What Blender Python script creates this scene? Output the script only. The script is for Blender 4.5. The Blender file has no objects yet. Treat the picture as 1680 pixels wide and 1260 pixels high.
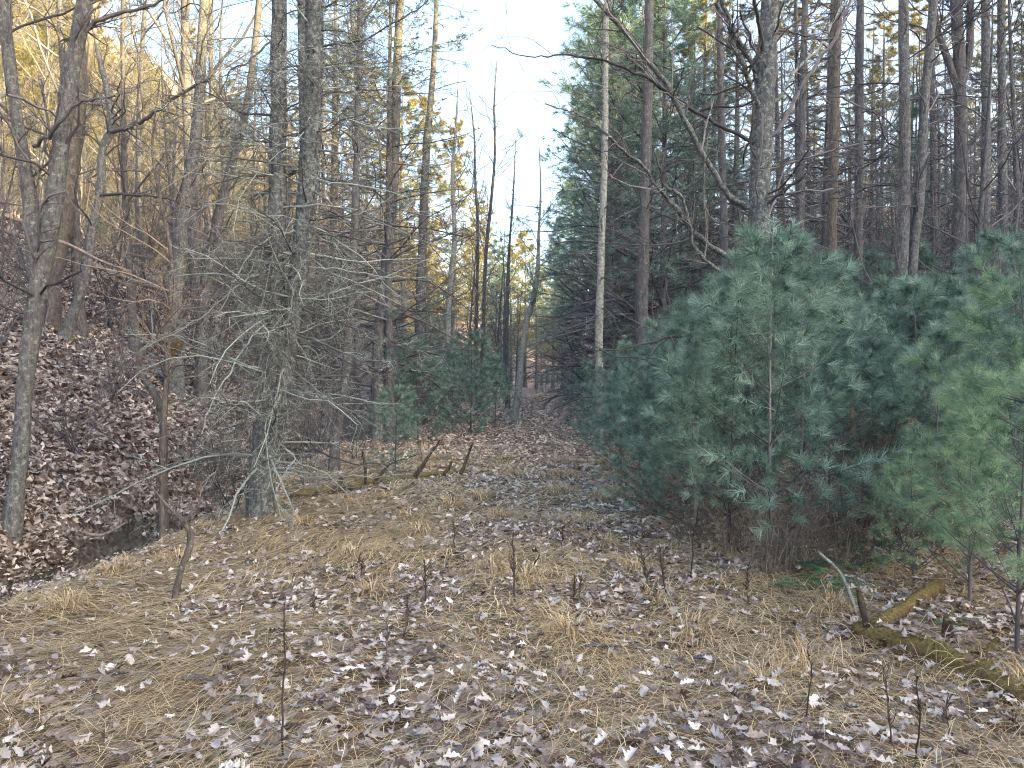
import bpy, math, random
import numpy as np
from mathutils import Vector

random.seed(7)
rng = np.random.default_rng(7)
scene = bpy.context.scene
PI = math.pi

# ------------------------------------------------------------------ camera, sky, sun, exposure
F = 1245.0            # focal length in pixels of the 1680 px wide photograph
HOR = 610.0           # row of the horizon
EYE = 1.6
cam_d = bpy.data.cameras.new('camera')
cam_d.sensor_width = 36.0
cam_d.lens = F / 1680.0 * 36.0
cam_d.shift_y = -(630.0 - HOR) / 1680.0
cam_d.clip_start = 0.05
cam_d.clip_end = 2000.0
cam = bpy.data.objects.new('camera', cam_d)
scene.collection.objects.link(cam)
cam.location = (0, 0, EYE)
cam.rotation_euler = (math.radians(90), 0, 0)
scene.camera = cam

SUN_AZ, SUN_EL = math.radians(122), math.radians(17)
world = bpy.data.worlds.new('World'); scene.world = world
world.use_nodes = True
wt = world.node_tree; wt.nodes.clear()
sky = wt.nodes.new('ShaderNodeTexSky'); sky.sky_type = 'NISHITA'; sky.sun_disc = False
sky.sun_elevation = SUN_EL; sky.sun_rotation = SUN_AZ
sky.air_density = 1.0; sky.dust_density = 4.0; sky.ozone_density = 1.0
hs = wt.nodes.new('ShaderNodeHueSaturation'); hs.inputs['Saturation'].default_value = 1.25
bg = wt.nodes.new('ShaderNodeBackground'); bg.inputs['Strength'].default_value = 0.15
wo = wt.nodes.new('ShaderNodeOutputWorld')
wt.links.new(sky.outputs[0], hs.inputs['Color']); wt.links.new(hs.outputs[0], bg.inputs[0]); wt.links.new(bg.outputs[0], wo.inputs[0])

sun_d = bpy.data.lights.new('sun', 'SUN'); sun_d.energy = 5.0; sun_d.angle = math.radians(0.5); sun_d.color = (1.0, 0.78, 0.36)
sun = bpy.data.objects.new('sun', sun_d); scene.collection.objects.link(sun)
sdir = Vector((math.cos(SUN_EL) * math.sin(SUN_AZ), math.cos(SUN_EL) * math.cos(SUN_AZ), math.sin(SUN_EL)))
sun.rotation_euler = sdir.to_track_quat('Z', 'Y').to_euler()
sun.location = (60, -40, 60)

scene.view_settings.view_transform = 'Standard'
scene.view_settings.look = 'None'
scene.view_settings.gamma = 1.0
scene.view_settings.exposure = 2.65
scene.render.engine = 'CYCLES'
scene.cycles.max_bounces = 5
scene.cycles.diffuse_bounces = 3
scene.cycles.glossy_bounces = 2
scene.cycles.transmission_bounces = 2
scene.cycles.transparent_max_bounces = 4
scene.cycles.volume_bounces = 0
scene.cycles.use_adaptive_sampling = True
scene.cycles.adaptive_threshold = 0.01
scene.cycles.use_denoising = True
scene.cycles.denoiser = 'OPENIMAGEDENOISE'
scene.cycles.denoising_input_passes = 'RGB_ALBEDO_NORMAL'
scene.cycles.denoising_prefilter = 'NONE'
scene.cycles.filter_width = 1.1
scene.cycles.sample_clamp_indirect = 4.0

# ------------------------------------------------------------------ noise and terrain
def _hash(ix, iy, seed):
    h = (ix.astype(np.int64) * 374761393 + iy.astype(np.int64) * 668265263 + seed * 144665) & 0x7fffffff
    h = ((h ^ (h >> 13)) * 1274126177) & 0x7fffffff
    return ((h ^ (h >> 16)) & 0xffff) / 65535.0

def vn(x, y, s, seed=0):
    x = np.asarray(x, float) / s; y = np.asarray(y, float) / s
    ix = np.floor(x); iy = np.floor(y); fx = x - ix; fy = y - iy
    fx = fx * fx * (3 - 2 * fx); fy = fy * fy * (3 - 2 * fy)
    a = _hash(ix, iy, seed); b = _hash(ix + 1, iy, seed); c = _hash(ix, iy + 1, seed); d = _hash(ix + 1, iy + 1, seed)
    return (a * (1 - fx) + b * fx) * (1 - fy) + (c * (1 - fx) + d * fx) * fy - 0.5

def sst(e0, e1, x):
    t = np.clip((x - e0) / (e1 - e0), 0, 1)
    return t * t * (3 - 2 * t)

def smin(a, b, k):
    h = np.clip(0.5 + 0.5 * (b - a) / k, 0, 1)
    return b * (1 - h) + a * h - k * h * (1 - h)

def smax(a, b, k): return -smin(-a, -b, k)

def U(x, y): return x - 0.036 * y

def creek_edges(y):
    e = 3.95 + 0.35 * vn(y, y * 0, 2.6, 3) + .22 * vn(y, y * 0 + 5, .6, 13) + 0.035 * np.maximum(0, y - 10)
    w = .85 + 0.4 * vn(y, y * 0 + 9, 1.9, 4)
    return e, e + w

WATER_Z = -0.37
def Hf(x, y):
    x = np.asarray(x, float); y = np.asarray(y, float)
    u = U(x, y)
    e0, e1 = creek_edges(y)
    a = np.maximum(0, -u - e1)
    T = 5.6 + (3.0 - 5.6) * sst(17, 34, y)
    hill = smin(0.80 * a + 0.12 * sst(0, .5, a), T + 0 * a, 1.2)
    hill = np.where(a > 0, np.maximum(hill, 0), 0)
    drop = -0.60 * sst(e0 - 0.35, e0 + 0.30, -u) * (1 - sst(e1 + 0.1, e1 + 1.0, -u) * .6)
    far = smin(0.82 * np.maximum(0, smax(-u - 21 + 3 * vn(x, y, 14, 5), 0, 6)), 62 + 0 * u, 8)
    r1 = 0.05 * np.maximum(0, u - 3.5)
    r2 = smin(0.36 * np.maximum(0, smax(u - 14 + 4 * vn(x, y, 16, 6), 0, 5)), 21 + 0 * u, 5)
    sun_block_ridge = 11 * sst(28, 62, x) * (1 - sst(15, 58, y))  # unseen rise right of the view, shaped to keep sun off the foreground
    end = 13 * sst(95, 170, y)
    z = hill + drop + far + r1 + r2 + sun_block_ridge + end
    off = sst(2.2, 6, np.abs(u))
    z = z + vn(x, y, 1.1, 1) * 0.07 + vn(x, y, 0.45, 2) * 0.05 + vn(x, y, 3.2, 7) * (0.10 + 0.5 * off) * (1 - .6 * sst(-e1 - 1, -e0 + .5, u) * sst(-6, -3, -np.abs(u)))
    z = z + vn(x, y, 12, 8) * 1.2 * sst(9, 25, np.abs(u))
    cm = sst(e0 - .1, e0 + .3, -u) * (1 - sst(e1 - .1, e1 + .5, -u))
    z = z * (1 - cm) + cm * (-.40 + vn(x, y, .9, 22) * .24 + vn(x, y, .33, 23) * .16)
    # two faint wheel tracks
    z = z - 0.035 * (np.exp(-((u + 0.75) / .28) ** 2) + np.exp(-((u - 0.75) / .28) ** 2))
    return z

def hz(x, y): return float(Hf(np.array([x]), np.array([y]))[0])

def at(px, py, d):
    return np.array([(px - 840.0) / F * d, d, EYE + (HOR - py) / F * d])

def ground_hit(px, py):
    d = np.concatenate([np.linspace(1.5, 20, 800), np.linspace(20, 140, 1200)])
    x = (px - 840.0) / F * d; z = EYE + (HOR - py) / F * d
    g = Hf(x, d)
    k = np.argmax(z <= g)
    if not (z <= g).any(): return None
    return float(x[k]), float(d[k]), float(g[k])

# ------------------------------------------------------------------ mesh building
def make_mesh(name, V, quads=None, tris=None, tint=None, mat=None, smooth=False):
    me = bpy.data.meshes.new(name)
    V = np.asarray(V, np.float32).reshape(-1, 3)
    nq = 0 if quads is None else len(quads); nt = 0 if tris is None else len(tris)
    me.vertices.add(len(V)); me.vertices.foreach_set('co', V.ravel())
    parts = []
    if nq: parts.append(np.asarray(quads, np.int32).ravel())
    if nt: parts.append(np.asarray(tris, np.int32).ravel())
    loops = np.concatenate(parts)
    me.loops.add(len(loops)); me.loops.foreach_set('vertex_index', loops)
    starts = np.concatenate([np.arange(nq) * 4, nq * 4 + np.arange(nt) * 3]).astype(np.int32)
    me.polygons.add(nq + nt); me.polygons.foreach_set('loop_start', starts)
    if smooth: me.polygons.foreach_set('use_smooth', np.ones(nq + nt, bool))
    if tint is not None:
        at_ = me.attributes.new('tint', 'FLOAT', 'POINT')
        at_.data.foreach_set('value', np.asarray(tint, np.float32).ravel())
    me.update(calc_edges=True)
    if mat is not None: me.materials.append(mat)
    return me

class Geo:
    """collects tubes, ribbons and triangles, makes one mesh"""
    def __init__(self): self.V = []; self.Q = []; self.T = []; self.C = []; self.n = 0
    def raw(self, V, Q=None, T=None, tint=None):
        V = np.asarray(V, float).reshape(-1, 3)
        self.V.append(V)
        if Q is not None and len(Q): self.Q.append(np.asarray(Q) + self.n)
        if T is not None and len(T): self.T.append(np.asarray(T) + self.n)
        self.C.append(np.full(len(V), 0.5) if tint is None else np.asarray(tint, float).ravel())
        self.n += len(V)
    def tubes(self, P, R, s, rough=0.0, tint=None, lay=False):
        P = np.asarray(P, float); R = np.asarray(R, float)
        if P.ndim == 2: P = P[None]; R = R[None]
        n, k, _ = P.shape
        if n == 0: return
        Tn = np.gradient(P, axis=1)
        Tn /= np.linalg.norm(Tn, axis=2, keepdims=True) + 1e-9
        m = Tn.mean(axis=1)
        ref = np.where(np.abs(m[:, 2:3]) < 0.8, np.array([[0, 0, 1.0]]), np.array([[1.0, 0, 0]]))[:, None, :]
        Ux = np.cross(Tn, np.broadcast_to(ref, Tn.shape)); Ux /= np.linalg.norm(Ux, axis=2, keepdims=True) + 1e-9
        Vx = np.cross(Tn, Ux)
        if s == 2:
            ph = rng.uniform(0, PI, (n, 1, 1)) * (0 if lay else 1)
            Wx = np.cos(ph) * Ux + np.sin(ph) * Vx
            verts = np.stack([P - Wx * R[..., None], P + Wx * R[..., None]], axis=2)
            i = (np.arange(n) * k * 2)[:, None] + (np.arange(k - 1) * 2)[None]
            Q = np.stack([i, i + 1, i + 3, i + 2], -1).reshape(-1, 4)
        else:
            a = np.arange(s) / s * 2 * PI
            rr = np.broadcast_to(R[..., None], (n, k, s)).copy()
            if rough: rr = rr * (1 + rough * rng.normal(size=rr.shape))
            verts = P[:, :, None, :] + rr[..., None] * (np.cos(a)[None, None, :, None] * Ux[:, :, None, :] + np.sin(a)[None, None, :, None] * Vx[:, :, None, :])
            base = (np.arange(n) * k * s)[:, None, None]; ii = (np.arange(k - 1) * s)[None, :, None]; jj = np.arange(s)[None, None]; j2 = (np.arange(s) + 1) % s
            A = base + ii + jj; B = base + ii + j2[None, None]
            Q = np.stack([A, B, B + s, A + s], -1).reshape(-1, 4)
        t = rng.random(n) if tint is None else np.broadcast_to(np.asarray(tint, float), (n,))
        self.raw(verts, Q, None, np.repeat(t, verts.shape[1] * verts.shape[2]))
    def mesh(self, name, mat, smooth=False):
        Q = np.concatenate(self.Q) if self.Q else None
        T = np.concatenate(self.T) if self.T else None
        return make_mesh(name, np.concatenate(self.V), Q, T, np.concatenate(self.C), mat, smooth)

def norm(a): return a / (np.linalg.norm(a, axis=-1, keepdims=True) + 1e-9)

def grow(P, R, m, tr=(0.2, 1), ang=(35, 70), ln=(0.3, 0.5), absl=False, k=4, wob=0.12, up=0.0, rf=0.55, flat=0.0, taper=0.5, tip=0.25, rmin=0.0, side=None):
    n, K, _ = P.shape
    idx = np.repeat(np.arange(n), m); N = len(idx)
    t = rng.uniform(tr[0], tr[1], N) * (K - 1) * 0.9999
    i = np.floor(t).astype(int); f = (t - i)[:, None]
    a = P[idx, i]; b = P[idx, i + 1]
    pos = a * (1 - f) + b * f
    rad = R[idx, i] * (1 - f[:, 0]) + R[idx, i + 1] * f[:, 0]
    tan = norm(b - a)
    r = rng.normal(size=(N, 3)); r[:, 2] *= (1 - flat)
    if side is not None: r += np.array(side)
    r -= (r * tan).sum(1, keepdims=True) * tan
    if flat: r[:, 2] *= (1 - flat)
    r = norm(r)
    an = np.radians(rng.uniform(ang[0], ang[1], N))[:, None]
    d = np.cos(an) * tan + np.sin(an) * r
    L = rng.uniform(ln[0], ln[1], N)
    if not absl: L = L * np.linalg.norm(np.diff(P, axis=1), axis=2).sum(1)[idx]
    L = L * (1 - taper * t / (K - 1))
    pts = [pos]
    for _ in range(k - 1):
        d = norm(d + wob * rng.normal(size=(N, 3)) + np.array([0, 0, up]))
        pos = pos + d * (L / (k - 1))[:, None]
        pts.append(pos)
    r0 = np.maximum(rad * rf, rmin)
    rr = r0[:, None] * np.linspace(1, tip, k)[None]
    return np.stack(pts, 1), rr

def catmull(pts, n):
    pts = np.asarray(pts, float)
    p = np.vstack([2 * pts[0] - pts[1], pts, 2 * pts[-1] - pts[-2]])
    out = []
    for q in np.linspace(0, len(pts) - 1 - 1e-6, n):
        i = int(q); t = q - i
        a, b, c, d = p[i], p[i + 1], p[i + 2], p[i + 3]
        out.append(0.5 * (2 * b + (c - a) * t + (2 * a - 5 * b + 4 * c - d) * t * t + (3 * b - 3 * c + d - a) * t ** 3))
    return np.array(out)

def needles(geo, A, D, m, L, w, spread=0.8, along=0.06, tint=None):
    """m needles (one thin triangle each) round every anchor A, leaning along D"""
    n = len(A); A = np.repeat(A, m, 0); D = norm(np.repeat(D, m, 0))
    r = rng.normal(size=(n * m, 3)); r -= (r * D).sum(1, keepdims=True) * D; r = norm(r)
    s = rng.uniform(0.15, spread + .3, (n * m, 1))
    nd = norm(D * rng.uniform(.45, 1.0, (n * m, 1)) + r * s)
    base = A - D * rng.uniform(0, along, (n * m, 1))
    l = L * rng.uniform(.7, 1.1, (n * m, 1))
    tipp = base + nd * l; tipp[:, 2] -= 0.12 * l[:, 0]
    sd = norm(np.cross(nd, rng.normal(size=(n * m, 3)))) * w / 2
    V = np.stack([base - sd, base + sd, tipp], 1)
    T = np.arange(n * m * 3).reshape(-1, 3)
    tt = rng.random(n) if tint is None else np.broadcast_to(np.asarray(tint, float), (n,))
    tn = np.repeat(tt, m) + rng.uniform(-.15, .15, n * m)
    geo.raw(V, None, T, np.repeat(tn, 3))

def leaves(geo, pos, size, st=5, tilt=0.5, tint=None, lobed=True, yaw=None):
    """curled lobed oak leaves"""
    n = len(pos)
    t = np.linspace(0, 1, st)
    if st >= 7: prof = np.array([.02] + [(.29 if k_ % 2 == 0 else .15) * math.sin(PI * (k_ + 1.2) / (st + 1.4)) ** .6 for k_ in range(1, st - 1)] + [.03])
    elif st >= 5: prof = np.array([.03, .26, .15, .30, .05])[:st]
    elif st == 3: prof = np.array([.05, .32, .08])
    else: prof = np.array([.26, .20])
    c1 = rng.normal(.15, .6, (n, 1, 1)); c2 = rng.normal(.05, .4, (n, 1, 1)); tw = rng.normal(0, .35, (n, 1, 1)); sq = rng.uniform(.6, 1.1, (n, 1, 1))
    X = np.stack([-prof, prof * 0, prof], 1)[None] * np.ones((n, 1, 1))         # n,st,3
    X = X * (1 + rng.uniform(-.25, .25, X.shape) * (st > 3))
    Y = np.repeat((t - .5)[None, :, None], 3, 2) * np.ones((n, 1, 1))
    Z = c1 * X ** 2 * 3.0 + c2 * (Y ** 2) * .8 + tw * X * Y * 2
    if st >= 7: Z = Z + rng.normal(size=Z.shape) * .02
    X = X * sq
    P = np.stack([X, Y, Z], -1) * np.asarray(size).reshape(-1, 1, 1, 1)
    if yaw is None: yaw = rng.uniform(0, 2 * PI, n)
    ax = rng.normal(size=(n, 2)) * tilt
    # rotate: tilt round x and y, then yaw
    def rot(P, a, i, j):
        c = np.cos(a)[:, None, None]; s = np.sin(a)[:, None, None]
        A = P[..., i] * c - P[..., j] * s; B = P[..., i] * s + P[..., j] * c
        P = P.copy(); P[..., i] = A; P[..., j] = B; return P
    P = rot(P, ax[:, 0], 1, 2); P = rot(P, ax[:, 1], 0, 2); P = rot(P, yaw, 0, 1)
    P = P + pos[:, None, None, :]
    b = (np.arange(n) * st * 3)[:, None, None]; i = (np.arange(st - 1) * 3)[None, :, None]; j = np.arange(2)[None, None]
    A = b + i + j
    Q = np.stack([A, A + 1, A + 4, A + 3], -1).reshape(-1, 4)
    if tint is None: tint = rng.random(n)
    geo.raw(P, Q, None, np.repeat(tint, st * 3))

# ------------------------------------------------------------------ materials
def mat_new(name):
    m = bpy.data.materials.new(name); m.use_nodes = True
    nt = m.node_tree; nt.nodes.clear()
    out = nt.nodes.new('ShaderNodeOutputMaterial'); b = nt.nodes.new('ShaderNodeBsdfPrincipled')
    nt.links.new(b.outputs[0], out.inputs[0])
    b.inputs['Roughness'].default_value = 0.85
    b.inputs['Specular IOR Level'].default_value = 0.25
    return m, nt, b, out

def ramp(nt, stops, interp='LINEAR'):
    r = nt.nodes.new('ShaderNodeValToRGB'); r.color_ramp.interpolation = interp
    e = r.color_ramp.elements
    while len(e) < len(stops): e.new(0.5)
    for x, (p, c) in zip(e, stops):
        x.position = p; x.color = (*c, 1)
    return r

def noise(nt, scale, detail=3, co=None, rough=.6, dim='3D'):
    n = nt.nodes.new('ShaderNodeTexNoise'); n.inputs['Scale'].default_value = scale; n.inputs['Detail'].default_value = detail
    n.inputs['Roughness'].default_value = rough
    if co is not None: nt.links.new(co, n.inputs['Vector'])
    return n

def math_n(nt, op, a, b=None, clamp=False):
    n = nt.nodes.new('ShaderNodeMath'); n.operation = op; n.use_clamp = clamp
    for i, v in enumerate((a, b)):
        if v is None: continue
        if isinstance(v, (int, float)): n.inputs[i].default_value = v
        else: nt.links.new(v, n.inputs[i])
    return n.outputs[0]

def mixc(nt, f, a, b):
    n = nt.nodes.new('ShaderNodeMix'); n.data_type = 'RGBA'
    for i, v in ((0, f), (6, a), (7, b)):
        if isinstance(v, (int, float)): n.inputs[i].default_value = v
        elif isinstance(v, tuple): n.inputs[i].default_value = (*v, 1)
        else: nt.links.new(v, n.inputs[i])
    return n.outputs[2]

def tint_mat(name, stops, rough=.8, trans=0.0, objrand=0.35, blotch=0.0):
    m, nt, b, out = mat_new(name)
    a = nt.nodes.new('ShaderNodeAttribute'); a.attribute_name = 'tint'
    oi = nt.nodes.new('ShaderNodeObjectInfo')
    v = math_n(nt, 'ADD', a.outputs['Fac'], math_n(nt, 'MULTIPLY', math_n(nt, 'SUBTRACT', oi.outputs['Random'], .5), objrand))
    if blotch:
        tc = nt.nodes.new('ShaderNodeTexCoord'); bn = noise(nt, 38, 3, tc.outputs['Object'], .7)
        v = math_n(nt, 'ADD', v, math_n(nt, 'MULTIPLY', math_n(nt, 'SUBTRACT', bn.outputs[0], .5), blotch))
    r = ramp(nt, stops); nt.links.new(v, r.inputs[0])
    nt.links.new(r.outputs[0], b.inputs['Base Color'])
    b.inputs['Roughness'].default_value = rough
    if trans:
        t = nt.nodes.new('ShaderNodeBsdfTranslucent'); nt.links.new(r.outputs[0], t.inputs[0])
        mx = nt.nodes.new('ShaderNodeMixShader'); mx.inputs[0].default_value = trans
        nt.links.new(b.outputs[0], mx.inputs[1]); nt.links.new(t.outputs[0], mx.inputs[2]); nt.links.new(mx.outputs[0], out.inputs[0])
    return m

def bark_mat(name, dark, light, lichen, lich_amt, scale=1.0, moss=0.0):
    m, nt, b, out = mat_new(name)
    tc = nt.nodes.new('ShaderNodeTexCoord')
    mp = nt.nodes.new('ShaderNodeMapping'); mp.inputs['Scale'].default_value = (1, 1, .28)
    nt.links.new(tc.outputs['Object'], mp.inputs[0])
    n1 = noise(nt, 34 * scale, 4, mp.outputs[0], .7)
    r1 = ramp(nt, [(.34, dark), (.66, light)]); nt.links.new(n1.outputs[0], r1.inputs[0])
    n2 = noise(nt, 21 * scale, 6, tc.outputs['Object'], .85)
    r2 = ramp(nt, [(max(0.0, .62 - lich_amt * .35), (0, 0, 0)), (.70 - lich_amt * .3, (1, 1, 1))]); nt.links.new(n2.outputs[0], r2.inputs[0])
    n4 = noise(nt, 90 * scale, 2, tc.outputs['Object'])
    f = math_n(nt, 'MULTIPLY', r2.outputs[0], math_n(nt, 'MULTIPLY', n4.outputs[0], 1.7, True), True)
    c = mixc(nt, f, r1.outputs[0], lichen)
    if moss:
        ge = nt.nodes.new('ShaderNodeNewGeometry'); sx = nt.nodes.new('ShaderNodeSeparateXYZ'); nt.links.new(ge.outputs['Normal'], sx.inputs[0])
        n3 = noise(nt, 5, 4, tc.outputs['Object'], .7)
        k = math_n(nt, 'ADD', math_n(nt, 'MULTIPLY', sx.outputs[2], .55), math_n(nt, 'MULTIPLY', math_n(nt, 'SUBTRACT', n3.outputs[0], .5), 2.4))
        k = math_n(nt, 'MULTIPLY', math_n(nt, 'ADD', k, moss - .3), 2.2, True)
        n5 = noise(nt, 60, 3, tc.outputs['Object'])
        mc = ramp(nt, [(.3, (.06, .045, .018)), (.5, (.15, .125, .04)), (.72, (.27, .19, .08))]); nt.links.new(n5.outputs[0], mc.inputs[0])
        c = mixc(nt, k, c, mc.outputs[0])
    nt.links.new(c, b.inputs['Base Color'])
    bu = nt.nodes.new('ShaderNodeBump'); bu.inputs['Strength'].default_value = .9; bu.inputs['Distance'].default_value = .02
    nt.links.new(n1.outputs[0], bu.inputs['Height']); nt.links.new(bu.outputs[0], b.inputs['Normal'])
    b.inputs['Roughness'].default_value = .95
    return m

LICH = (.27, .32, .30)
M = {}
M['bark_pine'] = bark_mat('bark_pine_lichen', (.038, .040, .048), (.125, .13, .145), LICH, .36)
M['bark_grey'] = bark_mat('bark_grey', (.050, .050, .055), (.155, .152, .158), LICH, .28)
M['bark_brown'] = bark_mat('bark_brown', (.06, .052, .048), (.18, .155, .14), LICH, .18)
M['bark_pale'] = bark_mat('bark_pale', (.10, .10, .10), (.25, .245, .235), (.36, .40, .38), .5)
M['bark_far'] = bark_mat('bark_far', (.052, .051, .057), (.14, .138, .145), (.25, .28, .27), .2, .6)
M['log_moss'] = bark_mat('log_moss', (.05, .035, .02), (.18, .12, .07), (.2, .2, .06), .3, 1, .24)
M['log_dark'] = bark_mat('log_dark', (.022, .018, .016), (.09, .075, .065), (.16, .17, .07), .22, 1, .25)
M['log_bare'] = bark_mat('log_bare', (.16, .12, .10), (.36, .29, .24), (.4, .4, .36), .2, 1)
M['twig'] = tint_mat('twig', [(0, (.045, .044, .049)), (.6, (.125, .12, .127)), (1, (.26, .25, .262))])
M['twig_brown'] = tint_mat('twig_brown', [(0, (.06, .052, .047)), (.6, (.14, .12, .105)), (1, (.26, .225, .20))])
M['twig_lichen'] = tint_mat('twig_lichen', [(0, (.07, .07, .07)), (.5, (.16, .175, .165)), (1, (.36, .42, .39))])
M['twig_mid'] = tint_mat('twig_mid', [(0, (.05, .045, .045)), (.5, (.13, .125, .12)), (1, (.36, .43, .40))])
M['twig_pale'] = tint_mat('twig_pale', [(0, (.14, .10, .08)), (.6, (.28, .22, .17)), (1, (.42, .36, .30))])
M['needle'] = tint_mat('needle', [(0, (.05, .10, .075)), (.5, (.15, .255, .20)), (1, (.32, .46, .38))], .6, .2)
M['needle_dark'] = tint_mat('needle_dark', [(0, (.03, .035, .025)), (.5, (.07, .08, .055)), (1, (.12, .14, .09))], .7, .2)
M['needle_near'] = tint_mat('needle_near', [(0, (.055, .105, .07)), (.5, (.145, .265, .165)), (1, (.33, .47, .29))], .55, .2)
M['needle_far_sunlit'] = tint_mat('needle_far_sunlit', [(0, (.085, .09, .03)), (.5, (.25, .225, .065)), (1, (.43, .37, .11))], .7, .3)  # golden sunlight on the hillside is put into these needle colours
M['needle_dead'] = tint_mat('needle_dead', [(0, (.16, .11, .07)), (1, (.40, .30, .19))], .8, .2)
M['held_leaf'] = tint_mat('held_leaf', [(0, (.14, .08, .045)), (.5, (.31, .20, .11)), (1, (.48, .36, .19))], .8, .35)
M['held_dark'] = tint_mat('held_dark', [(0, (.05, .03, .022)), (1, (.19, .12, .08))], .8, .2)
M['straw'] = tint_mat('straw', [(0, (.20, .135, .075)), (.35, (.43, .315, .18)), (.75, (.66, .525, .32)), (.93, (.80, .70, .49)), (.96, (.20, .25, .10)), (1, (.14, .21, .08))], .75, .15, 0)
M['oak_leaf'] = tint_mat('oak_leaf', [(0, (.065, .038, .028)), (.2, (.13, .098, .082)), (.38, (.26, .217, .195)), (.55, (.37, .335, .318)), (.8, (.54, .485, .445)), (1, (.71, .665, .63))], .65, .1, .25, .55)
M['tan_leaf'] = tint_mat('tan_leaf', [(0, (.15, .10, .075)), (.3, (.33, .24, .18)), (.6, (.53, .41, .32)), (1, (.74, .62, .51))], .7, .1, 0)  # leaves along the path coloured paler and warmer to offset the pines' shade
M['fern'] = tint_mat('fern_green', [(0, (.03, .075, .045)), (.6, (.065, .16, .085)), (1, (.13, .26, .12))], .5, .15)
M['stalk'] = tint_mat('dead_stalk', [(0, (.025, .02, .018)), (1, (.12, .09, .075))])

# ground
def ground_mat():
    m, nt, b, out = mat_new('ground_litter')
    tc = nt.nodes.new('ShaderNodeTexCoord')
    a = nt.nodes.new('ShaderNodeAttribute'); a.attribute_name = 'tint'          # 0 straw .. 1 leaf litter
    mu = nt.nodes.new('ShaderNodeAttribute'); mu.attribute_name = 'mud'
    vo = nt.nodes.new('ShaderNodeTexVoronoi'); vo.inputs['Scale'].default_value = 17.0; vo.inputs['Randomness'].default_value = 1
    n0 = noise(nt, 9, 2, tc.outputs['Object'])
    ad = nt.nodes.new('ShaderNodeVectorMath'); ad.operation = 'MULTIPLY_ADD'
    nt.links.new(n0.outputs['Color'], ad.inputs[0]); ad.inputs[1].default_value = (.12, .12, .12); nt.links.new(tc.outputs['Object'], ad.inputs[2])
    nt.links.new(ad.outputs[0], vo.inputs['Vector'])
    sp = nt.nodes.new('ShaderNodeSeparateColor'); nt.links.new(vo.outputs['Color'], sp.inputs[0])
    lr = ramp(nt, [(0, (.035, .025, .02)), (.3, (.12, .085, .065)), (.55, (.23, .175, .145)), (.8, (.38, .33, .31)), (1, (.50, .46, .45))])
    nt.links.new(sp.outputs[0], lr.inputs[0])
    ns = noise(nt, 40, 4, tc.outputs['Object'], .8)
    sr = ramp(nt, [(.32, (.035, .025, .012)), (.52, (.13, .095, .05)), (.72, (.34, .25, .14))]); nt.links.new(ns.outputs[0], sr.inputs[0])  # soil darkened between the straw, standing in for contact shadow
    c = mixc(nt, a.outputs['Fac'], sr.outputs[0], lr.outputs[0])
    c = mixc(nt, mu.outputs['Fac'], c, (.03, .022, .016))
    nt.links.new(c, b.inputs['Base Color'])
    hh = math_n(nt, 'ADD', sp.outputs[1], math_n(nt, 'MULTIPLY', ns.outputs[0], .5))
    bu = nt.nodes.new('ShaderNodeBump'); bu.inputs['Strength'].default_value = 1; bu.inputs['Distance'].default_value = .035
    nt.links.new(hh, bu.inputs['Height']); nt.links.new(bu.outputs[0], b.inputs['Normal'])
    b.inputs['Roughness'].default_value = .9
    return m
M['ground'] = ground_mat()
mw, nt_, bw, _ = mat_new('creek_water')
bw.inputs['Base Color'].default_value = (.05, .045, .035, 1); bw.inputs['Roughness'].default_value = .07; bw.inputs['Specular IOR Level'].default_value = .6
nw = noise(nt_, 7, 3); bu = nt_.nodes.new('ShaderNodeBump'); bu.inputs['Strength'].default_value = .25; bu.inputs['Distance'].default_value = .03
nt_.links.new(nw.outputs[0], bu.inputs['Height']); nt_.links.new(bu.outputs[0], bw.inputs['Normal'])
M['water'] = mw

# ------------------------------------------------------------------ objects
COL = scene.collection
def part(name, me, parent=None, label=None, kind=None):
    o = bpy.data.objects.new(name, me); COL.objects.link(o)
    if parent is not None: o.parent = parent
    if label: o['label'] = label
    if kind: o['kind'] = kind
    return o
def thing(name, label, cat, loc=(0, 0, 0), rz=0.0, sc=1.0, group=None):
    o = bpy.data.objects.new(name, None); COL.objects.link(o)
    o.empty_display_size = .2
    o.location = loc; o.rotation_euler = (0, 0, rz); o.scale = (sc, sc, sc) if isinstance(sc, (int, float)) else sc
    o['label'] = label; o['category'] = cat
    if group: o['group'] = group
    return o

# ground sheet
def build_ground():
    tx = np.linspace(-5.05, 4.65, 345); xs = 3 * np.sinh(tx)
    ty = np.linspace(-3.8, 4.9, 325); ys = 3.0 + 4 * np.sinh(ty)
    X, Y = np.meshgrid(xs, ys)
    Z = Hf(X, Y)
    nx, ny = len(xs), len(ys)
    i = (np.arange(ny - 1) * nx)[:, None] + np.arange(nx - 1)[None]
    Q = np.stack([i, i + 1, i + nx + 1, i + nx], -1).reshape(-1, 4)
    u = U(X, Y)
    lit = litter(X, Y)
    me = make_mesh('ground', np.stack([X, Y, Z], -1), Q, None, lit, M['ground'], True)
    e0, e1 = creek_edges(Y)
    mud = sst(e0 - .15, e0 + .15, -u) * (1 - sst(e1 + .1, e1 + .7, -u))
    am = me.attributes.new('mud', 'FLOAT', 'POINT'); am.data.foreach_set('value', mud.astype(np.float32).ravel())
    o = part('ground', me, kind='structure')
    return o

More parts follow.
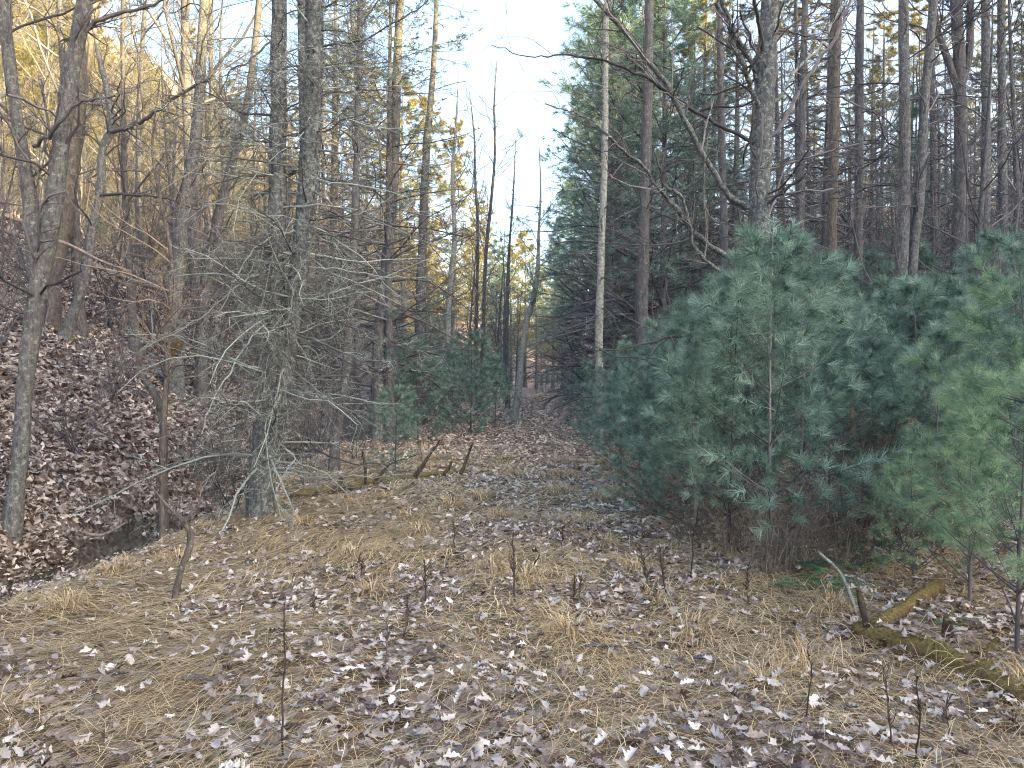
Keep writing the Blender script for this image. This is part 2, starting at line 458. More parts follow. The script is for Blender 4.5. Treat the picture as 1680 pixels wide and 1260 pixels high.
def litter(x, y):
    """share of leaf litter, the rest is matted straw"""
    u = U(x, y)
    w = 3.9 - .02 * y
    l = sst(w - .3, w + .6, np.abs(u + .2))
    l = np.maximum(l, sst(11, 15, y) * (1 - .8 * sst(33, 36, y) * (1 - sst(46, 50, y))) * .8)
    tr = np.exp(-((u + 0.75) / .35) ** 2) + np.exp(-((u - 0.75) / .35) ** 2)
    l = np.maximum(l, np.clip(.44 + .75 * vn(x, y, .9, 31) + .6 * vn(x, y, .35, 32) + .25 * tr, .04, .95))
    return np.clip(l, 0, 1)

ground = build_ground()
# creek water
ys = np.linspace(-4, 40, 120); e0, e1 = creek_edges(ys)
xa = -(e0 - .2) + .036 * ys; xb = -(e1 + .8) + .036 * ys
V = np.stack([np.stack([xa, ys, 0 * ys + WATER_Z], -1), np.stack([xb, ys, 0 * ys + WATER_Z], -1)], 1).reshape(-1, 3)
i = np.arange(119) * 2
creek = part('creek', make_mesh('creek', V, np.stack([i, i + 2, i + 3, i + 1], -1), None, None, M['water']), kind='structure')

# ------------------------------------------------------------------ leaf litter and straw
def in_frame(x, y, m=60): return np.abs(x / np.maximum(y, .1) * F) < 840 + m

def scatter_ground(n, xr, yr, dens, m=60):
    x = rng.uniform(xr[0], xr[1], n); y = rng.uniform(yr[0], yr[1], n)
    k = in_frame(x, y, m) & (rng.random(n) < dens(x, y))
    return x[k], y[k]

def leaf_tint(n, dark=0.0):
    t = rng.beta(1.3, 1.3, n) - dark
    return np.clip(t, 0, .98)

def pxl_log(n):
    a_, b_ = ground_hit(1425, 1052)[1], ground_hit(1690, 1185)[1]
    pts = [(1408, 1048, 40), (1470, 1068, 44), (1530, 1092, 46), (1600, 1125, 44), (1660, 1160, 44), (1740, 1200, 44)]
    P = np.array([at(p[0], p[1], a_ + (b_ - a_) * i / 5) for i, p in enumerate(pts)]); R = np.array([p[2] / F * P[i, 1] / 2 for i, p in enumerate(pts)])
    t = np.linspace(0, 5, n); P = np.stack([np.interp(t, range(6), P[:, k]) for k in range(3)], -1); R = np.interp(t, range(6), R)
    P[:, 2] = Hf(P[:, 0], P[:, 1]) + R * .65
    return P, R
g = Geo()
def dens_open(x, y):
    return np.clip(litter(x, y) ** 1.4 * 1.0, .08, 1)
def no_creek(x, y):
    u = U(x, y); e0, e1 = creek_edges(y)
    return 1 - sst(e0 - .2, e0 + .1, -u) * (1 - sst(e1 - .25, e1 + .05, -u)) * .5
# near individually-lobed leaves
x, y = scatter_ground(32000, (-5.5, 5.5), (2.4, 8.0), lambda x, y: dens_open(x, y) * no_creek(x, y))
order = np.argsort(y); x = x[order]; y = y[order]
NIND = 300
ind = (x[:NIND], y[:NIND]); x = x[NIND:]; y = y[NIND:]
print('near leaves', len(x))
pos = np.stack([x, y, Hf(x, y) + rng.uniform(.025, .075, len(x))], -1)
k = y < 5
leaves(g, pos[k], rng.uniform(.042, .10, k.sum()), 9, .17, leaf_tint(k.sum()))
leaves(g, pos[~k], rng.uniform(.042, .095, (~k).sum()), 7, .26, leaf_tint((~k).sum()))
# mid distance: path, right margin
x, y = scatter_ground(62000, (-9, 12), (8, 24), lambda x, y: (.25 + .75 * litter(x, y)) * no_creek(x, y) * (U(x, y) > -4.2))
print('mid leaves', len(x))
g2 = Geo()
pos = np.stack([x, y, Hf(x, y) + rng.uniform(.01, .05, len(x))], -1)
k = y < 12
leaves(g, pos[k], rng.uniform(.055, .105, k.sum()), 3, .3, leaf_tint(k.sum(), -.10))
k = ~k
leaves(g2, pos[k], rng.uniform(.07, .12, k.sum()), 2, .35, leaf_tint(k.sum(), -.12))
x, y = scatter_ground(26000, (-4, 9), (23, 52), lambda x, y: 1.0 * (np.abs(U(x, y)) < 5) * (1 - .7 * sst(36, 38, y) * (1 - sst(46, 49, y))))
print('far leaves', len(x))
leaves(g2, np.stack([x, y, Hf(x, y) + rng.uniform(.02, .07, len(x))], -1), rng.uniform(.11, .18, len(x)), 2, .4, leaf_tint(len(x), -.15))
ii = rng.integers(2, 36, 26); Pl, Rl = pxl_log(40)
leaves(g, np.stack([Pl[ii, 0] + rng.normal(0, .03, 26), Pl[ii, 1] + rng.normal(0, .03, 26), Pl[ii, 2] + Rl[ii] + .012], -1), rng.uniform(.06, .1, 26), 7, .3, leaf_tint(26))
# steep left bank
x, y = scatter_ground(140000, (-20, -4), (5.5, 26), lambda x, y: no_creek(x, y) * (U(x, y) < -4.2) * np.where(y < 15, 1, .6))
print('bank leaves', len(x))
pos = np.stack([x, y, Hf(x, y) + rng.uniform(.01, .06, len(x))], -1)
k = y < 10
leaves(g, pos[k], rng.uniform(.065, .12, k.sum()), 5, .5, leaf_tint(k.sum(), 0))
kk = (~k) & (y < 14)
leaves(g, pos[kk], rng.uniform(.08, .13, kk.sum()), 3, .5, leaf_tint(kk.sum(), 0))
kk = y >= 14
leaves(g, pos[kk], rng.uniform(.09, .14, kk.sum()), 2, .5, leaf_tint(kk.sum(), 0))
part('leaf_litter', g.mesh('leaf_litter', M['oak_leaf']), ground, kind='stuff')
part('path_litter', g2.mesh('path_litter', M['tan_leaf']), ground, kind='stuff')

# the 300 leaves that show largest, one object each
protos = []
for i in range(10):
    gg = Geo(); leaves(gg, np.zeros((1, 3)), [1.0], 9, .25, [.1 + .08 * i]); protos.append(gg.mesh('oak_leaf', M['oak_leaf']))
for i in range(NIND):
    o = bpy.data.objects.new('oak_leaf', protos[i % 10]); COL.objects.link(o); o.parent = ground
    lx, ly = float(ind[0][i]), float(ind[1][i]); s = random.uniform(.055, .105)
    o.location = (lx, ly, hz(lx, ly) + random.uniform(.025, .06)); o.scale = (s, s, s)
    o.rotation_euler = (random.gauss(0, .2), random.gauss(0, .2), random.uniform(0, 6.28))

# straw
def straw(n, yr, wid, L, k=4):
    x, y = scatter_ground(n, (-6, 6.5), yr, lambda x, y: np.clip(1.2 - litter(x, y), .28, 1) * (U(x, y) > -4.3) * (U(x, y) < 4.6))
    N = len(x)
    # lie direction: combed towards upper right on the left, tangled elsewhere
    comb = sst(.5, -2.5, U(x, y)) * .8
    ang = np.where(rng.random(N) < comb, .75 + rng.normal(0, .35, N), rng.uniform(0, 2 * PI, N)) + vn(x, y, 1.5, 40) * 1.4
    l = rng.uniform(L[0], L[1], N)
    s = np.linspace(0, 1, k)
    curve = rng.normal(0, .5, N)
    A = ang[:, None] + curve[:, None] * s[None]
    px = x[:, None] + np.cumsum(np.cos(A), 1) * (l / k)[:, None]; py = y[:, None] + np.cumsum(np.sin(A), 1) * (l / k)[:, None]
    arch = rng.gamma(1.5, .012, N)[:, None] * np.sin(PI * np.clip(s * rng.uniform(.6, 1.1, (N, 1)), 0, 1))[None if False else slice(None)]
    pz = Hf(px, py) + .012 + arch + rng.uniform(0, .03, N)[:, None]
    P = np.stack([px, py, pz], -1)
    R = (wid * rng.uniform(.6, 1.3, N))[:, None] * np.array([1, 1, .8, .3])[None, :k]
    return P, R
gs = Geo()
for n, yr, w, L in ((52000, (2.3, 4.5), .0012, (.12, .36)), (66000, (4.5, 8.5), .0021, (.15, .38)), (46000, (8.5, 16), .0045, (.2, .45)), (14000, (33, 50), .012, (.3, .6))):
    P, R = straw(n, yr, w, L); print('straw', len(P)); gs.tubes(P, R, 2, lay=True)
# tussocks
tus = [(1.1, 4.7), (1.3, 3.9), (.1, 5.6), (.35, 4.6), (1.0, 6.2), (-3.2, 6.1), (-2.9, 6.6), (-3.6, 7.2), (2.9, 4.0), (2.6, 3.8), (-1.0, 5.4), (2.2, 5.2), (1.9, 6.6), (-.9, 7.4), (.7, 7.8), (3.3, 3.4), (-1.9, 9.0), (-.4, 9.6), (-2.4, 3.4), (-3.0, 5.1)]
for _ in range(36): tus.append((random.uniform(-3.6, 3.2), random.uniform(3, 14)))
for (cx, cy) in tus:
    N = 130; r = np.abs(rng.normal(0, .10, N)); a = rng.uniform(0, 2 * PI, N)
    bx = cx + r * np.cos(a); by = cy + r * np.sin(a); da = a + rng.normal(0, .7, N) ; L = rng.uniform(.18, .42, N)
    s = np.linspace(0, 1, 4)[None]; out = (s ** 1.3) * L[:, None] * rng.uniform(.5, .95, (N, 1))
    h = rng.uniform(.03, .12, N)[:, None] * np.sin(PI * np.clip(s * rng.uniform(.65, 1, (N, 1)), 0, 1))
    px = bx[:, None] + np.cos(da)[:, None] * out; py = by[:, None] + np.sin(da)[:, None] * out
    P = np.stack([px, py, Hf(px, py) + .01 + h], -1)
    gs.tubes(P, (.0018 * (cy / 4) ** .7 * rng.uniform(.7, 1.3, N))[:, None] * np.array([[1, 1, .8, .3]]), 2, tint=rng.uniform(.1, .8, N), lay=True)
part('matted_straw', gs.mesh('matted_straw', M['straw']), ground, kind='stuff')

# ------------------------------------------------------------------ tree prototypes (shared meshes)
def trunk_line(Ht, r0, k=14, lean=.04, wob=.05, top=.05):
    t = np.linspace(0, 1, k)
    ph = rng.uniform(0, 6.28, 4)
    x = lean * Ht * t * math.cos(ph[0]) + wob * Ht * .12 * np.sin(t * 5 + ph[1]) * t
    y = lean * Ht * t * math.sin(ph[0]) + wob * Ht * .12 * np.sin(t * 4 + ph[2]) * t
    P = np.stack([x, y, t * Ht - .25 * (t == 0)], -1)
    R = r0 * (1 - (1 - top) * t ** 1.1) * (1 + .55 * np.exp(-t * Ht / .3))
    return P, R

def proto_bare(Ht, r0, held=None, dens=1.0, lo=.22):
    P, R = trunk_line(Ht, r0, wob=.14, lean=.05)
    tr = Geo(); tr.tubes(P, R, 8, .04)
    cr = Geo()
    P1, R1 = grow(P[None], R[None], int(20 * dens), (lo, .98), (30, 65), (.22, .38), k=7, wob=.16, up=.06, rf=.42, taper=.55)
    P2, R2 = grow(P1, R1, 6, (.2, 1), (30, 70), (.30, .5), k=4, wob=.18, up=.03, rf=.5)
    P3, R3 = grow(P2, R2, 7, (.15, 1), (30, 70), (.35, .7), k=3, wob=.22, up=.02, rf=.5, rmin=.003)
    P4, R4 = grow(P3, R3, 3, (.1, 1), (25, 60), (.4, .8), k=2, wob=.1, rf=.6, rmin=.0025, tip=.5)
    cr.tubes(P1, R1, 5); cr.tubes(P2, R2, 3); cr.tubes(P3, R3 * 1.2, 2); cr.tubes(P4, R4 * 1.2, 2)
    meshes = [('trunk', tr.mesh('trunk', M['bark_far'], True)), ('branches', cr.mesh('branches', M['twig']))]
    if held:
        lf = Geo(); pick = rng.random(len(P3)) < held[0]
        A = np.concatenate([P3[pick][:, -1], P3[pick][:, 1], P4[np.repeat(pick, 3)][:, -1]])
        leaves(lf, A, rng.uniform(.07, .14, len(A)) * held[2], 2, 1.4)
        meshes.append(('foliage', lf.mesh('foliage', M[held[1]])))
    return dict(h=Ht, m=meshes)

def proto_pine(Ht, r0, live=.55, dead=.12, bl=2.6, whorls=22, nm=10, nl=.17, nw=.018, mat='needle_far_sunlit', deadmat='twig', bark='bark_far'):
    P, R = trunk_line(Ht, r0, wob=.04, lean=.02, top=.04)
    tr = Geo(); tr.tubes(P, R, 8, .04)
    cr = Geo(); nd = Geo()
    allP = []; allR = []; alive = []
    for w in range(whorls):
        t = dead + (1 - dead) * (w + random.uniform(-.3, .3)) / whorls
        t = min(max(t, .05), .985)
        prof = (1 - t) ** .6 * 1.25 if t > live else (.85 + .3 * random.random())
        nb = random.randint(3, 5)
        P1, R1 = grow(P[None], R[None], nb, (t - .004, t + .004), (72, 95) if t < live else (60, 82), (bl * prof * .65, bl * prof), absl=True, k=6, wob=.16, up=.05 if t > live else .0, rf=.3, taper=0)
        allP.append(P1); allR.append(R1); alive += [t > live] * nb
    P1 = np.concatenate(allP); R1 = np.minimum(np.concatenate(allR), .035); alive = np.array(alive)
    P2, R2 = grow(P1, R1, 9, (.15, 1), (35, 65), (.22, .45), k=3, wob=.16, rf=.5, flat=.6, rmin=.004)
    P3, R3 = grow(P2, R2, 4, (.2, 1), (25, 60), (.35, .6), k=2, rf=.6, flat=.5, rmin=.003, tip=.5)
    cr.tubes(P1, R1, 4); cr.tubes(P2, R2 * 1.2, 2); cr.tubes(P3, R3 * 1.2, 2)
    a2 = np.repeat(alive, 9); a3 = np.repeat(a2, 4)
    A = np.concatenate([P2[a2][:, -1], P3[a3][::2, -1], P2[a2][::2, 1], P1[alive][:, -1]])
    D = np.concatenate([P2[a2][:, -1] - P2[a2][:, 0], P3[a3][::2, -1] - P3[a3][::2, 0], P2[a2][::2, 1] - P2[a2][::2, 0], P1[alive][:, -1] - P1[alive][:, -2]])
    ms = [('trunk', tr.mesh('trunk', M[bark], True)), ('branches', cr.mesh('branches', M[deadmat]))]
    if len(A):
        needles(nd, A, D, nm, nl, nw, .8, .12)
        ms.append(('foliage', nd.mesh('foliage', M[mat])))
    return dict(h=Ht, m=ms)

def proto_sapling(Ht, r0, nm=34, nw=.0036, nl=.105, spread=.46, mat='needle', low=.05, whl=.25):
    P, R = trunk_line(Ht, r0, k=10, wob=.06, lean=.04, top=.2)
    st = Geo(); st.tubes(P, R, 6)
    allP, allR = [], []
    z = low * Ht + .05
    while z < Ht * .97:
        t = z / Ht; nb = random.randint(5, 7)
        L = spread * Ht * (1 - t) ** .75 * (1 if t > .25 else .8) + .12
        P1, R1 = grow(P[None], R[None], nb, (t - .01, min(t + .01, .99)), (52, 78), (L * .7, L * 1.1), absl=True, k=6, wob=.07, up=.07, rf=.4, taper=0)
        allP.append(P1); allR.append(R1)
        z += whl * random.uniform(.7, 1.2)
    P1 = np.concatenate(allP); R1 = np.minimum(np.concatenate(allR), .010)
    P2, R2 = grow(P1, R1, 6, (.3, 1), (30, 55), (.22, .42), k=3, wob=.1, up=.05, rf=.6, flat=.45, rmin=.002)
    st.tubes(P1, R1, 4); st.tubes(P2, R2, 3)
    nd = Geo()
    A = np.concatenate([P2[:, -1], P2[::2, 1], P1[:, -1], P1[:, -2], P[-1:]])
    D = np.concatenate([P2[:, -1] - P2[:, -2], P2[::2, 1] - P2[::2, 0], P1[:, -1] - P1[:, -2], P1[:, -2] - P1[:, -3], P[-1:] - P[-2:-1]])
    needles(nd, A, D, nm, nl, nw, .8, .05)
    ms = [('stem', st.mesh('stem', M['twig'])), ('foliage', nd.mesh('foliage', M[mat]))]
    return dict(h=Ht, m=ms)

def proto_shrub(Ht, n=7, mat='twig', dens=1.0, deadn=0):
    g = Geo(); N = n
    th = rng.uniform(0, 2 * PI, N); pos = np.stack([rng.normal(0, .08, N), rng.normal(0, .08, N), np.full(N, -.05)], -1)
    d = norm(np.stack([np.cos(th) * .35, np.sin(th) * .35, np.ones(N)], -1)); pts = [pos]
    L = Ht * rng.uniform(.6, 1, N)
    for _ in range(6):
        d = norm(d + .13 * rng.normal(size=(N, 3)) + np.array([0, 0, .03])); pos = pos + d * (L / 6)[:, None]; pts.append(pos)
    P = np.stack(pts, 1); R = (.006 * Ht * rng.uniform(.6, 1.2, N))[:, None] * np.linspace(1, .25, 7)[None]
    P1, R1 = grow(P, R, int(9 * dens), (.12, 1), (25, 60), (.25, .5), k=5, wob=.16, up=.05, rf=.55)
    P2, R2 = grow(P1, R1, 5, (.15, 1), (25, 60), (.3, .6), k=3, wob=.15, rf=.6, rmin=.0022)
    P3, R3 = grow(P2, R2, 3, (.15, 1), (25, 60), (.4, .7), k=2, wob=.15, rf=.7, rmin=.002, tip=.5)
    g.tubes(P, R, 5); g.tubes(P1, R1, 3); g.tubes(P2, R2, 3); g.tubes(P3, R3, 2)
    ms = [('stems', g.mesh('stems', M[mat]))]
    if deadn:
        nd = Geo(); k = rng.choice(len(P2), deadn); needles(nd, P2[k][:, -1], np.tile([[0, 0, -1.0]], (deadn, 1)) + rng.normal(0, .4, (deadn, 3)), 22, .09, .0035, .5)
        ms.append(('foliage', nd.mesh('foliage', M['needle_dead'])))
    return dict(h=Ht, m=ms)

PR = {}
PR['bare'] = [proto_bare(13, .11), proto_bare(15, .14, lo=.3), proto_bare(10, .07), proto_bare(12, .10, lo=.15)]
PR['orange'] = [proto_bare(9, .07, (.55, 'held_leaf', 1.0), lo=.15), proto_bare(11, .09, (.4, 'held_leaf', 1.1))]
PR['browny'] = [proto_bare(10, .08, (.6, 'held_dark', .8), lo=.2)]
PR['pole'] = [proto_pine(17, .14, live=.66, dead=.07, bl=2.0, whorls=30, nl=.14, nw=.012), proto_pine(15, .11, live=.6, dead=.06, bl=1.8, whorls=28, nl=.14, nw=.012), proto_pine(18, .16, live=.72, dead=.09, bl=2.2, whorls=30, nl=.14, nw=.012), proto_pine(14, .09, live=.8, dead=.05, bl=1.7, whorls=30, nl=.14, nw=.012)]
PR['pine'] = [proto_pine(14, .15, live=.22, dead=.08, bl=2.7, whorls=24, nm=12), proto_pine(11, .12, live=.15, dead=.05, bl=2.3, whorls=22, nm=12), proto_pine(16, .17, live=.32, dead=.1, bl=2.9, whorls=26, nm=12)]
PR['bluepine'] = [proto_pine(10, .11, live=.14, dead=.05, bl=2.4, whorls=24, nm=13, mat='needle', nw=.009), proto_pine(13, .14, live=.3, dead=.06, bl=2.7, whorls=26, nm=13, mat='needle', nw=.011)]
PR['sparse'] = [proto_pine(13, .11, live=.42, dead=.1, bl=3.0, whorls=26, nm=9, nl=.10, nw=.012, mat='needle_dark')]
PR['sapling'] = [proto_sapling(2.6, .014), proto_sapling(2.3, .012, spread=.46), proto_sapling(2.9, .015, low=.12), proto_sapling(2.0, .011, spread=.5, low=.06)]
PR['bushy'] = [proto_sapling(2.4, .02, nm=24, nw=.007, nl=.11, spread=.55, low=.02, whl=.19)]
PR['near'] = [proto_sapling(2.0, .014, nm=50, nw=.0022, nl=.095, spread=.48, mat='needle_near', low=.1, whl=.24)]
PR['farsap'] = [proto_sapling(2.4, .02, nm=16, nw=.006, nl=.09, spread=.45), proto_sapling(3.2, .03, nm=16, nw=.006, nl=.09, spread=.4)]
PR['shrub'] = [proto_shrub(2.4), proto_shrub(3.2, 5), proto_shrub(1.8, 9)]
PR['shrub_brown'] = [proto_shrub(1.2, 9, 'twig_brown', deadn=12), proto_shrub(1.0, 11, 'twig_brown')]

def plant(kind, i, x, y, name, label, cat, group=None, h=None, rz=None, sc=None, z=None):
    p = PR[kind][i % len(PR[kind])]
    s = sc if sc is not None else ((h / p['h']) if h else random.uniform(.85, 1.15))
    t = thing(name, label, cat, (x, y, (hz(x, y) if z is None else z) - .03), random.uniform(0, 6.28) if rz is None else rz, s, group)
    for nm, me in p['m']: part(nm, me, t)
    return t

# ------------------------------------------------------------------ trees traced by hand
def pxline(pts, d, n=None, dd=0.0):
    """[(px,py,width px)], depth d (a number, or a pair for start and end) -> world points and radii"""
    d0, d1 = (d if isinstance(d, tuple) else (d, d))
    m = len(pts); P = []; R = []
    for i, (a, b, w) in enumerate(pts):
        dist = d0 + (d1 - d0) * i / max(1, m - 1)
        P.append(at(a, b, dist)); R.append(w / F * dist / 2)
    n = n or max(6, m * 4)
    Q = catmull(np.c_[np.array(P), np.array(R)], n)
    return Q[:, :3], np.maximum(Q[:, 3], .002)

STY = {
 'bare': dict(m=18, tr=(.2, 1), ang=(35, 80), ln=(1.0, 2.6), absl=True, k=7, wob=.22, up=.05, rf=.4),
 'few': dict(m=15, tr=(.25, 1), ang=(35, 80), ln=(.8, 2.2), absl=True, k=7, wob=.24, up=.05, rf=.4),
 'pine': dict(m=44, tr=(.12, 1), ang=(75, 105), ln=(1.0, 2.3), absl=True, k=7, wob=.12, up=-.02, rf=.2),
 'none': None}
def ctree(name, label, stems, d, style='bare', bark='bark_grey', twig='twig', branches=(), group=None, flare=1.35, sides=10, bs=None, live=None, cat='tree', twigden=1.0, extra=()):
    made = []
    for j, s in enumerate(stems):
        P, R = pxline(s, d)
        if j == 0:
            b = P[0].copy(); g0 = hz(b[0], b[1]); off = 0
            if abs(b[2] - g0) > .02:
                P = np.vstack([[b[0], b[1], g0 - .1], P]) if b[2] > g0 else P
                R = np.r_[R[0], R] if len(R) < len(P) else R
            P[0, 2] = min(P[0, 2], g0 - .12)
            hh = P[:, 2] - g0
            R = R * (1 + (flare - 1) * 1.3 * np.exp(-np.maximum(hh, 0) / .18))
        made.append((P, R))
    base = made[0][0][0].copy(); base[2] = hz(base[0], base[1])
    t = thing(name, label, cat, tuple(base), 0, 1, group)
    tg = Geo()
    for P, R in made: tg.tubes(P - base, R, sides, .07)
    part('trunk', tg.mesh('trunk', M[bark], True), t)
    cg = Geo(); nd = Geo(); hb = False
    st = dict(STY[style]) if STY[style] else None
    if st:
        if bs: st.update(bs)
        for P, R in made:
            P1, R1 = grow(P[None], R[None], **st)
            P1 = P1 - base; R1 = np.minimum(R1, .013)
            fl = .5 if style == 'pine' else 0
            P2, R2 = grow(P1, R1, int(7 * twigden), (.2, 1), (30, 65), (.25, .45), k=5, wob=.15, rf=.5, flat=fl, rmin=.0025)
            P3, R3 = grow(P2, R2, 4, (.15, 1), (30, 65), (.3, .6), k=3, wob=.14, rf=.55, flat=fl, rmin=.0016)
            P4, R4 = grow(P3, R3, 3, (.1, 1), (25, 60), (.4, .7), k=2, wob=.14, rf=.6, rmin=.0012, tip=.5)
            cg.tubes(P1, R1, 5); cg.tubes(P2, R2, 3); cg.tubes(P3, R3 * 1.3, 2); cg.tubes(P4, R4 * 1.3, 2); hb = True
            if live:
                needles(nd, np.concatenate([P3[:, -1], P4[:, -1]]), np.concatenate([P3[:, -1] - P3[:, 0], P4[:, -1] - P4[:, 0]]), live, .10, .004)
    if hb: part('crown', cg.mesh('crown', M[twig]), t)
    if nd.n: part('foliage', nd.mesh('foliage', M['needle']), t)
    for br in branches:
        pts, dd = br[0], br[1]
        P, R = pxline(pts, dd, max(8, len(pts) * 5))
        P = P + rng.normal(0, .006, P.shape) + np.cumsum(rng.normal(0, .010, P.shape), 0) - base
        bgm = Geo(); bgm.tubes(P, R, 6, .06)
        nt_ = (br[2] if len(br) > 2 else 7) + 3
        if nt_:
            fl = .3 if style == 'pine' else 0
            P2, R2 = grow(P[None], R[None], nt_, (.2, 1), (25, 60), (.2, .42), k=6, wob=.14, rf=.5, flat=fl, rmin=.003)
            P3, R3 = grow(P2, R2, 5, (.15, 1), (30, 65), (.3, .55), k=3, wob=.14, rf=.55, flat=fl, rmin=.002)
            P4, R4 = grow(P3, R3, 3, (.15, 1), (30, 65), (.3, .7), k=2, wob=.14, rf=.55, rmin=.0014, tip=.5)
            tgm = Geo(); tgm.tubes(P2, R2, 3); tgm.tubes(P3, R3 * 1.3, 2); tgm.tubes(P4, R4, 2)
        bo = part('branch', bgm.mesh('branch', M[br[3] if len(br) > 3 else twig], True), t)
        if nt_: part('twig_spray', tgm.mesh('twig_spray', M[twig]), bo, kind='stuff')
    return t

# the big lichen-covered twin tree on the left
D5 = 8.3
tw = 'twig_lichen'
ctree('pine_tree', 'big dead-limbed twin-stemmed tree with pale lichen at the left edge of the grass',
  [[(426, 858, 46), (430, 780, 42), (437, 700, 38), (446, 610, 34), (451, 500, 30), (455, 350, 29), (457, 200, 27), (458, 0, 25), (458, -200, 22)],
   [(438, 760, 32), (458, 660, 32), (476, 550, 31), (492, 430, 32), (505, 310, 34), (512, 180, 31), (516, 60, 28), (514, -200, 24)],
   [(503, 330, 16), (500, 180, 18), (497, 60, 17), (494, -200, 14)]], D5, 'pine', 'bark_pine', 'twig_mid',
  [([(455, 735, 4.2), (510, 742, 3.8), (570, 762, 2.8), (640, 765, 1.9), (700, 742, 1.4)], (D5, 7.6), 8, tw),
   ([(470, 768, 3.2), (520, 778, 2.8), (590, 775, 1.9), (640, 770, 1.4)], (D5, 7.9), 8, tw),
   ([(478, 640, 4.2), (530, 645, 3.2), (600, 655, 2.3), (665, 662, 1.4)], (D5, 7.4), 8, tw),
   ([(480, 545, 3.8), (540, 575, 3.2), (600, 600, 2.3), (668, 606, 1.4)], (D5, 7.3), 8, tw),
   ([(488, 500, 3.8), (560, 528, 2.8), (640, 570, 1.9), (690, 578, 0.9)], (D5, 7.6), 8, tw),
   ([(478, 600, 3.2), (530, 640, 2.8), (600, 680, 1.9), (658, 712, 1.2)], (D5, 7.0), 8, tw),
   ([(508, 315, 4.2), (580, 350, 3.2), (660, 385, 2.3), (760, 425, 1.4)], (D5, 7.6), 8, tw),
   ([(505, 380, 3.8), (570, 385, 3.2), (650, 400, 2.3), (740, 392, 1.4)], (D5, 8.4), 8, tw),
   ([(495, 440, 3.8), (560, 445, 2.8), (650, 458, 1.9), (715, 455, 1.4)], (D5, 8.0), 8, tw),
   ([(512, 250, 3.8), (590, 255, 2.8), (680, 270, 1.9), (760, 262, 1.2)], (D5, 8.6), 7, 'twig'),
   ([(514, 160, 3.8), (600, 155, 2.8), (690, 165, 1.9), (775, 145, 1.2)], (D5, 8.4), 7, 'twig'),
   ([(516, 80, 3.8), (590, 60, 2.8), (660, 20, 2.3), (720, -30, 1.4)], (D5, 8.4), 7, 'twig'),
   ([(455, 60, 3.8), (410, 95, 3.2), (370, 125, 2.3), (345, 200, 1.4)], (D5, 7.9), 7, 'twig'),
   ([(452, 190, 4.2), (400, 180, 3.2), (340, 150, 2.3), (260, 150, 1.4)], (D5, 7.6), 7, 'twig'),
   ([(452, 230, 3.8), (400, 205, 2.8), (330, 190, 1.9), (230, 225, 1.4)], (D5, 8.4), 7, 'twig'),
   ([(450, 375, 3.2), (390, 400, 2.8), (320, 430, 1.9), (240, 470, 1.4)], (D5, 7.6), 8, tw),
   ([(448, 440, 3.8), (400, 470, 2.8), (330, 530, 2.3), (235, 590, 1.4)], (D5, 7.2), 9, tw),
   ([(446, 520, 3.2), (410, 570, 2.8), (370, 640, 1.9), (340, 720, 1.4)], (D5, 7.4), 10, tw),
   ([(445, 560, 3.2), (425, 640, 2.3), (395, 720, 1.9), (380, 800, 0.9)], (D5, 7.6), 10, tw),
   ([(470, 570, 3.8), (455, 640, 2.8), (440, 720, 1.9), (462, 850, 1.4)], (D5, 7.7), 9, tw),
   ([(490, 380, 3.8), (460, 385, 3.2), (420, 420, 2.3), (360, 520, 1.4)], (D5, 7.3), 10, tw),
   ], bs=dict(m=72, rf=.11, wob=.17), twigden=1.6, flare=1.15)

tt = bpy.data.objects['pine_tree']; b5 = np.array(tt.location)
vg = Geo()
for st_ in ([(430, 790, 40), (437, 700, 36), (446, 610, 34), (453, 480, 30), (455, 400, 28)], [(462, 640, 30), (476, 550, 30), (490, 440, 30), (500, 370, 30)]):
    P, R = pxline(st_, D5); P = P - b5
    P1, R1 = grow(P[None], R[None], 70, (0, 1), (50, 110), (.4, 1.4), absl=True, k=8, wob=.16, up=-.24, rf=.001, rmin=.0035, taper=0, side=(0, -.5, 0))
    P2, R2 = grow(P1, R1, 6, (.1, 1), (20, 70), (.2, .5), k=5, wob=.2, up=-.12, rf=.5, rmin=.0022)
    P3, R3 = grow(P2, R2, 3, (.1, 1), (20, 70), (.3, .6), k=2, wob=.2, rf=.6, rmin=.0016)
    vg.tubes(P1, R1, 4); vg.tubes(P2, R2, 3); vg.tubes(P3, R3, 2)
part('dead_vine', vg.mesh('dead_vine', M['twig_mid']), tt, kind='stuff')

# fork-stemmed tree at the left edge
g1 = ground_hit(18, 868); D1 = g1[1] if g1 else 8.6
ctree('oak_tree', 'mottled grey forked tree by the creek at the far left edge', [
   [(18, 868, 26), (32, 760, 24), (42, 620, 26), (55, 520, 28), (62, 470, 30), (48, 320, 22), (24, 170, 19), (4, 0, 18), (-12, -200, 15)],
   [(60, 490, 26), (84, 370, 28), (97, 260, 27), (114, 140, 25), (138, 0, 23), (160, -200, 18)]], D1, 'few', 'bark_grey', 'twig',
   [([(120, 75, 9), (160, 25, 7), (240, 5, 5), (300, -30, 4)], (D1, D1)),
    ([(55, 240, 7), (80, 210, 6), (130, 150, 5), (190, 140, 3)], (D1, D1 - .6))])
ctree('brown_oak_tree', 'straight brown tree standing on the leafy bank behind the forked tree', [
   [(84, 466, 26), (104, 380, 25), (122, 240, 25), (136, 120, 22), (158, -20, 20), (180, -200, 15)]], 12.6, 'few', 'bark_brown', 'twig')
g3 = ground_hit(103, 556)
